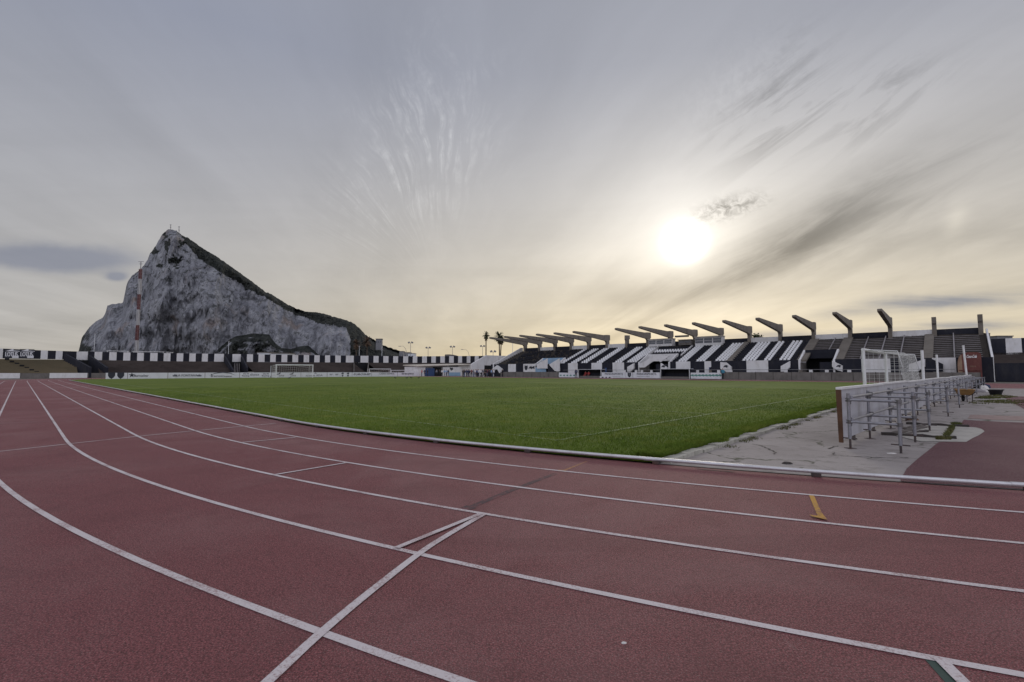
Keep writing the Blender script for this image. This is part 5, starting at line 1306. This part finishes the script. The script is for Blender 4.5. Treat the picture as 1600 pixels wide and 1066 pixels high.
crowd = [  # px, shirt, legs, pose, V offset, words
    (659, 'cloth_red', 'cloth_navy', 'stand', 3, 'person in a red top and dark trousers left of the blue door'),
    (663.5, 'cloth_navy', 'cloth_navy', 'hands', 3.2, 'person in dark blue, hands on hips, just right of the one in red'),
    (668, 'cloth_black', 'cloth_navy', 'stand', 3.4, 'person all in dark clothes in front of the blue door'),
    (682, 'cloth_grey', 'cloth_black', 'stand', 4.2, 'person in grey inside the dark doorway of the clubhouse'),
    (686.5, 'cloth_black', 'cloth_black', 'fold', 4.2, 'person in black with folded arms inside the dark doorway'),
    (690.5, 'cloth_white', 'cloth_black', 'stand', 2.5, 'person in a white top at the right edge of the dark doorway'),
    (694.5, 'cloth_sky', 'cloth_grey', 'walk', 2.0, 'person in light blue walking, left one beside the clubhouse crest'),
    (697.5, 'cloth_sky', 'cloth_denim', 'hands', 2.4, 'person in light blue with hands on hips beside the clubhouse crest'),
    (700.3, 'cloth_navy', 'cloth_grey', 'stand', 2.1, 'person in navy top and grey trousers under the clubhouse crest'),
    (726, 'cloth_black', 'cloth_denim', 'stand', 2.6, 'person in black top and jeans at the left end of the crowd'),
    (729.3, 'cloth_navy', 'cloth_black', 'walk', 1.8, 'person in navy walking, second from the left end of the crowd'),
    (734.3, 'cloth_black', 'cloth_black', 'stand', 1.4, 'person all in black in the left part of the crowd'),
    (737, 'cloth_maroon', 'cloth_black', 'fold', 2.6, 'person in maroon with folded arms in the crowd'),
    (740, 'cloth_grey', 'cloth_denim', 'stand', 1.6, 'person in grey top and jeans in the middle of the crowd'),
    (742.5, 'cloth_white', 'cloth_grey', 'hands', 2.4, 'person in white, hands on hips, left of two in the crowd'),
    (745.3, 'cloth_denim', 'cloth_black', 'stand', 1.2, 'person in a blue denim top in the middle of the crowd'),
    (748, 'cloth_white', 'cloth_navy', 'stand', 1.5, 'person in white top and navy trousers in the crowd'),
    (751.3, 'cloth_white', 'cloth_black', 'walk', .6, 'person in white top and black trousers walking before the stair wall'),
    (754.6, 'cloth_grey', 'cloth_white', 'stand', .9, 'person in grey top and white trousers before the stair wall'),
    (758.2, 'cloth_black', 'cloth_black', 'hands', -.4, 'person all in black, hands on hips, below the dark stair doorway'),
    (761.8, 'cloth_maroon', 'cloth_denim', 'stand', .4, 'person in maroon top and jeans below the dark stair doorway'),
    (765.3, 'cloth_black', 'cloth_black', 'fold', -1.2, 'person in black with folded arms near the right end of the crowd'),
    (767.8, 'cloth_sky', 'cloth_black', 'stand', -1.6, 'person in light blue top and black trousers near the crowd end'),
    (771.2, 'cloth_white', 'cloth_navy', 'walk', -1.2, 'person in white walking at the right end of the crowd'),
    (723.5, 'cloth_black', 'cloth_black', 'fold', 3.2, 'person in black with folded arms, leftmost of the crowd by the stair wall'),
    (732, 'cloth_navy', 'cloth_navy', 'stand', 3.0, 'person all in navy standing behind the others in the left part of the crowd'),
    (743.8, 'cloth_black', 'cloth_navy', 'stand', 3.4, 'person in black behind the two in white in the crowd'),
    (746.8, 'cloth_sky', 'cloth_black', 'fold', 3.0, 'person in light blue with folded arms behind the crowd'),
    (753, 'cloth_navy', 'cloth_black', 'stand', 2.8, 'person in navy top and black trousers behind the walker in white'),
    (756.5, 'cloth_grey', 'cloth_black', 'walk', .2, 'person in grey top and black trousers walking left of the doorway'),
    (760.2, 'cloth_black', 'cloth_grey', 'stand', 1.4, 'person in black top and grey trousers inside the stair doorway'),
    (763.6, 'cloth_navy', 'cloth_black', 'walk', -.6, 'person in navy walking right of the stair doorway'),
    (769.6, 'cloth_black', 'cloth_denim', 'stand', -.2, 'person in black top and jeans between light blue and white'),
    (785, 'cloth_black', 'cloth_black', 'stand', -6, 'person in black alone at the left end of the short barrier'),
]
for i, (px, sh, lg, po, dv, lab) in enumerate(crowd):
    vv = VC + dv if px < 722 else 79.0 + dv
    u, z = onV(px, 589, vv); person(P(u, vv, 0), R((i * 67) % 150 - 75) + R(20), po, sh, lg, lab, 'people by the clubhouse', i)
def personU(px, U, *a): return person(P(U, onU(px, 588, U)[0], a[-1] if isinstance(a[-1], float) else 0), *a[:-1] if isinstance(a[-1], float) else a)
personU(900, 77.8, R(-20), 'walk', 'cloth_navy', 'cloth_black', 'person in dark clothes walking at the left edge of the left dugout')
personU(1129.5, 77.6, R(-40), 'stand', 'cloth_teal', 'cloth_black', 'person in a teal jacket standing at the left end of the long barrier')
v, _ = onU(915, 586, UH + 1.0); person(P(UH + .98, v, .0), math.atan2(UV_U.y, UV_U.x) - R(90), 'sit', 'cloth_red', 'cloth_red', 'person in red seated in the left dugout, the left one', None, 41)
v, _ = onU(920, 586, UH + 1.0); person(P(UH + .98, v, .0), math.atan2(UV_U.y, UV_U.x) - R(80), 'sit', 'cloth_red', 'cloth_maroon', 'person in red top and maroon shorts seated in the left dugout', None, 42)

# ------------------------------------------------------------------ birds on the pitch
def bird(px, py, rot, label):
    c = G(px, py); t = MB(); s = 1.25
    def B(x, y, z): a = Vector((x * math.cos(rot) - y * math.sin(rot), x * math.sin(rot) + y * math.cos(rot), z)); return c + a * s + ZD * .02
    t.tube([B(-.22, 0, .13), B(-.13, 0, .15), B(0, 0, .15), B(.08, 0, .19), B(.13, 0, .26), B(.17, 0, .28), B(.20, 0, .275)], [.012, .035, .075, .06, .035, .032, .006], 8)
    t.tube([B(.19, 0, .277), B(.24, 0, .268)], [.01, .002], 5)
    for y in (-.03, .03): t.tube([B(.0, y, .10), B(.005, y, 0), B(.04, y, 0)], .006, 4)
    o = t.build('bird', 'rubber', None, c); tag(o, label, 'bird', 'birds on the grass')
bird(452, 592.6, .4, 'dark bird on the grass below the far goal')
bird(617.5, 592.5, 2.8, 'dark bird on the grass, leftmost of four in a line')
bird(635.8, 592.5, .3, 'dark bird on the grass, second of four in a line')
bird(642.5, 592.2, 3.4, 'dark bird on the grass, third of four in a line')
bird(654.3, 592.4, .9, 'dark bird on the grass, rightmost of four in a line')

# ------------------------------------------------------------------ posts, lamps, mast, palms beyond the stands
def lamp(px, yt, D, kind, label, yb=556, r=.10):
    top = atD(px, yt, D); g = Vector((top.x, top.y, 0)); t = thing('lamp_post', label, 'lamp post', g, 'lamp posts beyond the stands')
    mb = MB()
    if kind == 'arc':
        h = top.z; mb.tube([g, g + ZD * (h * .72), g + ZD * (h * .9) - Vector((.5, 0, 0)), g + ZD * h - Vector((1.4, 0, 0)), g + ZD * h - Vector((2.6, 0, 0))], [r, r * .8, r * .7, r * .6, r * .5], 6); mb.build('mast', 'lamp_steel', t)
        mb = MB(); mb.box(g + ZD * (h - .05) - Vector((2.8, 0, 0)), (.9, .3, .18)); mb.build('lamp_head', 'lamp_steel', t)
    elif kind == 'plain':
        mb.tube([g, g + ZD * top.z], [r * 1.2, r * .7], 6); mb.build('mast', 'house_light', t)
        mb = MB(); mb.box(g + ZD * (top.z + .1), (.5, .3, .25)); mb.build('lamp_head', 'lamp_steel', t)
    else:
        mb.tube([g, g + ZD * top.z], [r * 1.2, r * .7], 6); mb.tube([g + ZD * (top.z - .05) - Vector((.8, 0, 0)), g + ZD * (top.z - .05) + Vector((.8, 0, 0))], .07, 5); mb.build('mast', 'lamp_steel', t)
        for sx in (-1, 1):
            mb = MB(); mb.box(g + ZD * (top.z + .18) + Vector((sx * .62, 0, 0)), (.75, .5, .55), 0, Matrix.Rotation(sx * .45, 3, 'Y')); mb.build('lamp_head', 'lamp_steel', t)
lamp(148.5, 522, 170, 'plain', 'thin pale post left of the red and white mast')
lamp(357.5, 534, 170, 'plain', 'thin pale post above the middle stairwell of the terrace')
lamp(561.5, 541.5, 175, 'plain', 'thin pale post before the dark foot of the rock, left one')
lamp(597, 541, 175, 'plain', 'thin pale post before the dark foot of the rock, below the tower')
lamp(641.5, 536, 180, 'double', 'tall twin floodlight post at the right foot of the rock')
lamp(669, 544, 180, 'double', 'short twin floodlight post right of the rock foot')
lamp(707, 542.5, 180, 'double', 'twin floodlight post above the grey rounded roof')
lamp(754, 541.5, 180, 'double', 'twin floodlight post just left of the tallest thin palm')
lamp(770.5, 550, 150, 'double', 'squat twin floodlight on the white stair wall between palms')
lamp(636, 541, 178, 'arc', 'curved street lamp at the right foot of the rock')
lamp(733.5, 546, 178, 'arc', 'curved street lamp between rounded roof and palms')
lamp(801, 536, 165, 'plain', 'faint pale post behind the left end of the grandstand')
def block(px0, px1, yt, D, depth, mat, label, name='building', curved=False, rows=1):
    a, b = atD(px0, yt, D), atD(px1, yt, D); z = a.z; t = thing(name, label, 'building', Vector(((a.x + b.x) / 2, D, 0)), 'buildings beyond the terrace'); mb = MB()
    mb.hexa([Vector((a.x, D, 0)), Vector((b.x, D, 0)), Vector((b.x, D + depth, 0)), Vector((a.x, D + depth, 0))], [Vector((a.x, D, z)), Vector((b.x, D, z)), Vector((b.x, D + depth, z)), Vector((a.x, D + depth, z))]); mb.build('wall', mat, t)
    w = b.x - a.x; mb = MB(); mb.box(Vector(((a.x + b.x) / 2, D + depth / 2, z + .03 * w)), (w * 1.06, depth * 1.06, .06 * w)); mb.build('roof', 'grey_wall', t)
    n = max(2, int(w / 4)); 
    for i in range(min(n, 6)):
        mb = MB(); x = lerp(a.x, b.x, (i + .5) / min(n, 6)); ww = w / min(n, 6) * .5
        mb.box(Vector((x, D - .02, z * .82)), (ww, .1, z * .12)); mb.build('window', 'glass', t)
block(402, 421, 551.5, 400, 12, 'house_light', 'white blocky building above the terrace parapet below the rock, left one')
block(425, 450.5, 553, 400, 12, 'house_light', 'wider white blocky building above the terrace parapet, right of the other')
block(624, 630, 549, 600, 12, 'house_wall', 'small grey building low on the right slope of the rock')
block(631, 640, 551, 560, 12, 'house_wall', 'grey building at the very foot of the rock, left of the tall floodlight')
block(637.5, 647, 552.5, 520, 12, 'house_light', 'pale building at the right foot of the rock behind the tall floodlight')
block(1558, 1582, 526, 190, 10, 'house_wall', 'small grey building showing above the terrace at the right edge')
block(1541, 1547, 521, 140, 6, 'grey_wall', 'narrow grey stair tower beside the last rib of the stand')
# rounded roof beyond the terrace
t = thing('pavilion', 'grey curved roof rising above the parapet right of the rock', 'building', atD(705, 556, 175) * Vector((1, 1, 0)).x if False else Vector((atD(705, 556, 175).x, 175, 0)), 'buildings beyond the terrace')
xs = [(695, 555), (695.5, 554), (702, 553.8), (708, 554.4), (712, 555.2), (715.5, 556.5), (715.5, 560), (695, 560)]
mb = MB(); mb.prism([atD(x, y, 175) for x, y in xs], Vector((0, 9, 0))); mb.build('roof', 'grey_wall', t)
a, b = atD(695.5, 560.2, 175.3), atD(715, 560.2, 175.3); mb = MB(); mb.hexa([Vector((a.x, 175.3, 0)), Vector((b.x, 175.3, 0)), Vector((b.x, 183, 0)), Vector((a.x, 183, 0))], [Vector((a.x, 175.3, a.z)), Vector((b.x, 175.3, a.z)), Vector((b.x, 183, a.z)), Vector((a.x, 183, a.z))]); mb.build('wall', 'house_wall', t)
# red and white mast
D = 240; mast = thing('radio_mast', 'tall red and white lattice mast in front of the big rock', 'mast', Vector((atD(212.5, 560, D).x, D, 0)))
ys = [550, 532, 508, 484, 460, 436, 421]; base = mast.location.copy(); hw = .42
zs = [0] + [atD(216, y, D).z for y in (532, 508, 484, 460, 436, 420.5)]
for i, (z0, z1) in enumerate(zip(zs, zs[1:])):
    mb = MB(); w0 = hw; cs = [(-1, -1), (1, -1), (1, 1), (-1, 1)]
    for cx, cy in cs: mb.tube([base + Vector((cx * w0, cy * w0, z0 + .01)), base + Vector((cx * w0, cy * w0, z1 - .01))], .17, 5)
    n = max(2, int((z1 - z0) / 1.6))
    for k in range(n):
        za, zb = lerp(z0, z1, k / n) + .02, lerp(z0, z1, (k + 1) / n) - .02
        for q in range(4):
            a, b = cs[q], cs[(q + 1) % 4]
            if k % 2: a, b = b, a
            mb.tube([base + Vector((a[0] * w0, a[1] * w0, za)), base + Vector((b[0] * w0, b[1] * w0, zb))], .11, 4)
    mb.tube([base + Vector((0, 0, z0 + .01)), base + Vector((0, 0, z1 - .01))], .36, 6)
    mb.build('mast_section', 'mast_white' if i % 2 == 0 else 'mast_red', mast)
zt = atD(218, 409, D).z; mb = MB(); mb.tube([base + ZD * zs[-1], base + ZD * zt], .2, 5)
for dz in (.0, 1.2): mb.tube([base + ZD * (zt - dz) - Vector((1.4 - dz * .5, 0, 0)), base + ZD * (zt - dz) + Vector((1.4 - dz * .5, 0, 0))], .12, 5)
mb.build('antenna', 'lamp_steel', mast)
# palms
def palm(px, yt, D, crown, label, dead=False, drop=1.0, lean=0.0):
    top = atD(px, yt, D); g = Vector((top.x - lean, D, 0)); h = top.z - crown * .9; t = thing('palm_tree', label, 'palm tree', g, 'palms beyond the stands')
    mb = MB(); mb.tube([g, g + ZD * h * .5 + Vector((lean * .45, 0, 0)), Vector((top.x, D, h))], [.27, .20, .17], 8); mb.build('trunk', 'palm_trunk', t)
    rnd = random.Random(int(px)); mb = MB(); c = Vector((top.x, D, h)); n = 74
    for k in range(n):
        az = rnd.random() * 2 * math.pi; el = rnd.uniform(-1.25 * drop, 1.2); L = crown * rnd.uniform(.75, 1.08); d = Vector((math.cos(az), math.sin(az), 0))
        pts = []
        for i in range(5):
            q = i / 4; pts.append(c + d * (L * q * math.cos(el) ) + ZD * (L * q * math.sin(el) - .28 * L * q * q * max(0, math.cos(el))))
        sd = Vector((-d.y, d.x, 0))
        for i in range(1, 5):                       # leaflets of a fan frond
            for sgn in (-1, 1):
                a = pts[i - 1]; b = pts[i]
                mb.face([a, b, lerp(a, b, .8) + sd * sgn * L * .17 * (1.2 - .5 * abs(i / 4 - .6)) - ZD * L * .05])
    mb.build('crown', 'palm_dead' if dead else 'palm_leaf', t)
    if dead is False:
        mb = MB()
        for k in range(40):                         # skirt of dead leaves
            az = rnd.random() * 6.283; d = Vector((math.cos(az), math.sin(az), 0)); q = rnd.random()
            a = Vector((top.x, D, h - crown * 1.1 * q)) + d * .25; mb.face([a, a + d * crown * .34 * (1 - q * .6) - ZD * crown * .5 + Vector((d.y, -d.x, 0)) * .2, a - ZD * crown * .35 - Vector((d.y, -d.x, 0)) * .2])
        mb.build('leaf_skirt', 'palm_dead', t)
palm(759.5, 517, 170, 1.55, 'slim palm with a small tuft, leftmost of the palms by the stand')
palm(780, 516.5, 165, 2.1, 'bushier palm with a leaning trunk beside the first cantilever rib', lean=-.2)
palm(783.5, 524, 163, 1.5, 'thin palm partly hidden by the bushier palm beside it', lean=.6)
palm(1181, 519.5, 150, 2.7, 'broad palm crown showing behind the top of the grandstand')
palm(1187, 522, 152, 2.3, 'smaller palm crown just right of the broad one behind the grandstand')
palm(557, 529, 190, 2.3, 'withered brown palm in front of the foot of the rock, left one', True, 1.3)
palm(574, 524.5, 190, 2.4, 'withered brown palm in front of the foot of the rock, right one', True, 1.3)

# ------------------------------------------------------------------ the great rock
def rock():
    SIL = [(112, 560), (118, 556), (123, 548), (128, 527), (140, 511), (150, 502), (160, 497), (165, 488), (168, 478), (172, 475.5), (182, 474.5), (192, 473), (194, 463), (198, 445), (201, 437), (207, 430), (218.5, 421), (226, 413), (231, 405), (234, 396), (238, 391), (244, 383), (250, 371), (254, 365), (261, 359), (266, 357.8), (270, 358.2), (276, 360.5), (281.6, 365), (288, 369), (295, 372), (305, 379), (315, 386.5), (337, 399.5), (356, 412.5), (376, 427), (395, 440.5), (414, 455.5), (425, 460), (447.5, 474.5), (463, 482), (479, 487), (494, 487.8), (506, 490), (519, 494), (535, 498.5), (549, 503), (560, 511), (571, 523), (586, 531.5), (597.5, 539), (610, 543.5), (622, 547.5), (637, 553), (648, 557.5), (662, 562)]
    VEG = [(281, 366), (284, 372), (297, 389), (309, 403), (327, 415), (347, 429), (372, 441), (382, 452), (400, 459), (412, 464), (438, 481), (462, 493), (489, 501.5), (494, 506), (520, 510), (541, 514), (548, 530), (540, 545), (552, 560)]
    BASE = [(340, 545), (350, 537), (358, 530), (369, 524), (397, 520), (421, 521.5), (424, 527), (431, 536), (440, 543), (455, 544), (470, 540), (482, 539), (490, 546), (505, 560)]
    D0, NX, NY = 1500.0, 560, 210
    verts = []; veg = []; tan = []
    def fb(v, o=6): return mnoise.fractal(v, 1.0, 2.1, o)
    for i in range(NX + 1):
        px = 112 + (662 - 112) * i / NX
        ys = interp(px, SIL) + 1.3 * mnoise.noise((px * .23, 3, 0)) + .7 * mnoise.noise((px * .9, 8, 0))
        for j in range(NY + 1):
            if j <= NY * .85:
                t = j / (NY * .85); py = lerp(566, ys, t)
                q = Vector((px * .05, py * .05, 0))
                # buttresses and gullies: ridged folds leaning a little, cracks and ledges
                big = fb(Vector((px * .020, py * .008, 1.0)), 3) * 95
                rid = mnoise.ridged_multi_fractal(Vector((px * .060 + py * .010, py * .013, 5)), .9, 2.1, 5, 1.0, 2.0) * 12
                w_ = Vector((px * .085 + .5 * mnoise.noise((px * .05, py * .05, 7)), py * .040, 3.3)); dv = mnoise.voronoi(w_)[0]; rid += (dv[1] - dv[0]) * 26
                fine = fb(Vector((px * .16, py * .10, 9)), 4) * 6
                ledge = 4 * math.sin(py * .21 + 3 * mnoise.noise((px * .03, py * .03, 2))) 
                amp = math.sin(math.pi * min(1, max(0, t)) * .5 + .0) if t < .9 else max(.15, (1 - t) / .1)
                env = min(1, (1 - t) / .05 + .12)
                D = D0 + 210 * (t ** 1.6) + 120 * max(0, t - .55) - (big + rid + fine + ledge) * env
                D += 170 * (abs(px - 300) / 330) ** 2
                # lower foothill stepping forward on the right
                yb = interp(px, BASE) if 340 < px < 505 else 999
                vg = 0.0
                if py > yb: D -= min(60, (py - yb) * 6); vg = min(1.0, (py - yb) / 2.0) * (.9 if py - yb < 6 + 4 * mnoise.noise((px * .1, 2, 2)) else .60 + .6 * mnoise.noise((px * .07, py * .12, 8)))
                if px > 281:
                    yv = interp(px, VEG) + 3.5 * mnoise.noise((px * .12, py * .12, 4)) + 2 * mnoise.noise((px * .5, py * .5, 4))
                    if py < yv: vg = max(vg, min(1.0, (yv - py) / 2.0))
                    if px > 546: vg = max(vg, min(1, (px - 546 + 5 * mnoise.noise((py * .3, px * .1, 1))) / 5))
                if px < 305 and py < 418: vg = max(vg, min(.8, 1.6 * mnoise.noise((px * .09, py * .07, 21)) + .9 * mnoise.noise((px * .3, py * .25, 22)) + .25 - abs(px - 258) / 90))
                if px < 168: vg = max(vg, min(.8, (168 - px) / 60 + .35 * mnoise.noise((px * .1, py * .1, 6))))
                if vg > .3: D += 7 * mnoise.noise((px * .8, py * .8, 11)) + 9 * mnoise.noise((px * .35, py * .35, 12))
                p = atD(px, py, D)
            else:
                t = (j - NY * .85) / (NY * .15); p0 = atD(px, ys, D0 + 330); p = Vector((p0.x * (1 + .25 * t), p0.y + 700 * t, p0.z * (1 - t) - 20 * t)); vg = 1.0
            verts.append(p); veg.append(vg); tan.append(0)
    R_ = NY + 1
    fs = [(i * R_ + j, (i + 1) * R_ + j, (i + 1) * R_ + j + 1, i * R_ + j + 1) for i in range(NX) for j in range(NY)]
    me = bpy.data.meshes.new('rock_mountain'); me.from_pydata(verts, [], fs); me.update()
    at = me.attributes.new('scrub', 'FLOAT', 'POINT'); at.data.foreach_set('value', veg)
    m, t, b = new_mat('limestone'); p = worldpos(t)
    a = t.node('ShaderNodeAttribute', attribute_name='scrub').outputs['Fac']
    pz = t.scale(p, (1, .5, .30))
    n1 = t.noise(pz, .026, 9, .66, .15); n2 = t.noise(t.scale(p, (1, .6, .65)), .075, 7, .70, .2); n3 = t.noise(p, .009, 5, .6)
    c = t.ramp(n1, [(.31, (.085, .087, .105)), (.41, (.21, .213, .238)), (.54, (.29, .294, .322)), (.72, (.40, .403, .425))])  # blue-grey distance haze is put into these rock tones
    pits = t.m('MULTIPLY', t.mapr(n2, .55, .585), t.mapr(t.noise(p, .008, 4, .6), .40, .58, .25, 1.0)); c = t.mix(t.m('MULTIPLY', pits, .8), c, (.055, .06, .055))
    str_ = t.noise(t.scale(p, (1, 1, .10)), .10, 5, .7, .3); c = t.mix(t.m('MULTIPLY', t.mapr(str_, .56, .60), .38), c, (.085, .088, .108))
    och = t.noise(t.scale(p, (1, .6, .6)), .012, 4, .5); c = t.mix(t.m('MULTIPLY', t.mapr(och, .60, .70), .5), c, (.30, .22, .175))
    vz = t.voro(t.vm('ADD', t.scale(p, (1, .6, .45)), t.vm('MULTIPLY', t.noise(p, .02, 4, .6, 0, 1), (60, 60, 60))), .022, 'DISTANCE_TO_EDGE')
    c = t.mix(t.m('MULTIPLY', t.m('MULTIPLY', t.mapr(vz, .0, .022, 1, 0), t.mapr(n3, .40, .56)), .8), c, (.05, .052, .06))
    bush = t.noise(p, .055, 6, .7); gr = t.mix(t.mapr(bush, .35, .68), (.018, .021, .022), (.062, .066, .058))  # scrub tones cooled too, for the haze in between
    gr = t.mix(t.m('MULTIPLY', t.mapr(t.noise(p, .02, 5, .6), .60, .70), .4), gr, (.15, .15, .15))
    # scattered bushes on ledges high on the cliff
    hi = t.m('MULTIPLY', t.mapr(t.noise(p, .034, 7, .75), .545, .60), t.mapr(t.sep(p)[2], 140, 360, .22, 1.0))
    f = t.m('MAXIMUM', t.mapr(t.m('ADD', a, t.m('MULTIPLY', t.m('SUBTRACT', n2, .5), .9)), .42, .58), hi)
    c = t.mix(f, c, gr)
    t.put(b.inputs['Base Color'], c); b.inputs['Roughness'].default_value = .95; b.inputs['Specular IOR Level'].default_value = .1
    bn = t.node('ShaderNodeBump'); bn.inputs['Strength'].default_value = 1.0; bn.inputs['Distance'].default_value = 9.0
    t.put(bn.inputs['Height'], t.m('ADD', t.noise(pz, .05, 9, .7, .4), t.m('MULTIPLY', n2, .6))); t.l.new(bn.outputs[0], b.inputs['Normal'])
    me.materials.append(m); o = bpy.data.objects.new('rock_mountain', me); COL.objects.link(o)
    o['kind'] = 'structure'; o['label'] = 'huge pale grey limestone rock with a scrub covered ridge'; o['category'] = 'mountain'
rock()
# masts on the summit and the tower on the right slope
for px, yt, yb, lab in ((266.7, 351.5, 360, 'small antenna mast on the very peak of the rock, the left one'), (279.8, 354.5, 366, 'small antenna mast just below the peak of the rock, the right one')):
    a, b = atD(px, yb, 1760), atD(px, yt, 1760); t = thing('summit_mast', lab, 'mast', a, 'masts on the summit')
    mb = MB(); mb.tube([a - ZD * 6, b], 1.0, 6); mb.build('shaft', 'lamp_steel', t); mb = MB(); mb.box(b, (5, 3, 1.6)); mb.build('antenna', 'lamp_steel', t)
    mb = MB(); mb.box(lerp(a, b, .55), (4, 3, 1.6)); mb.build('platform', 'lamp_steel', t)
a, b = atD(587, 540, 1700), atD(596, 540, 1700); zt = atD(590, 530.5, 1700).z
t = thing('slope_tower', 'square grey tower block standing on the right slope of the rock', 'building', a, 'buildings beyond the terrace'); w = b.x - a.x
mb = MB(); mb.box(Vector(((a.x + b.x) / 2, 1708, (zt + a.z) / 2 - 8)), (w, 14, zt - a.z + 16)); mb.build('wall', 'house_wall', t)
mb = MB(); mb.box(Vector(((a.x + b.x) / 2, 1708, zt + 1.5)), (w * 1.1, 16, 3)); mb.build('roof', 'grey_wall', t)
for k in range(3):
    mb = MB(); mb.box(Vector((lerp(a.x, b.x, (k + .5) / 3), 1700.8, lerp(a.z, zt, .6))), (w * .16, .8, 6)); mb.build('window', 'glass', t)
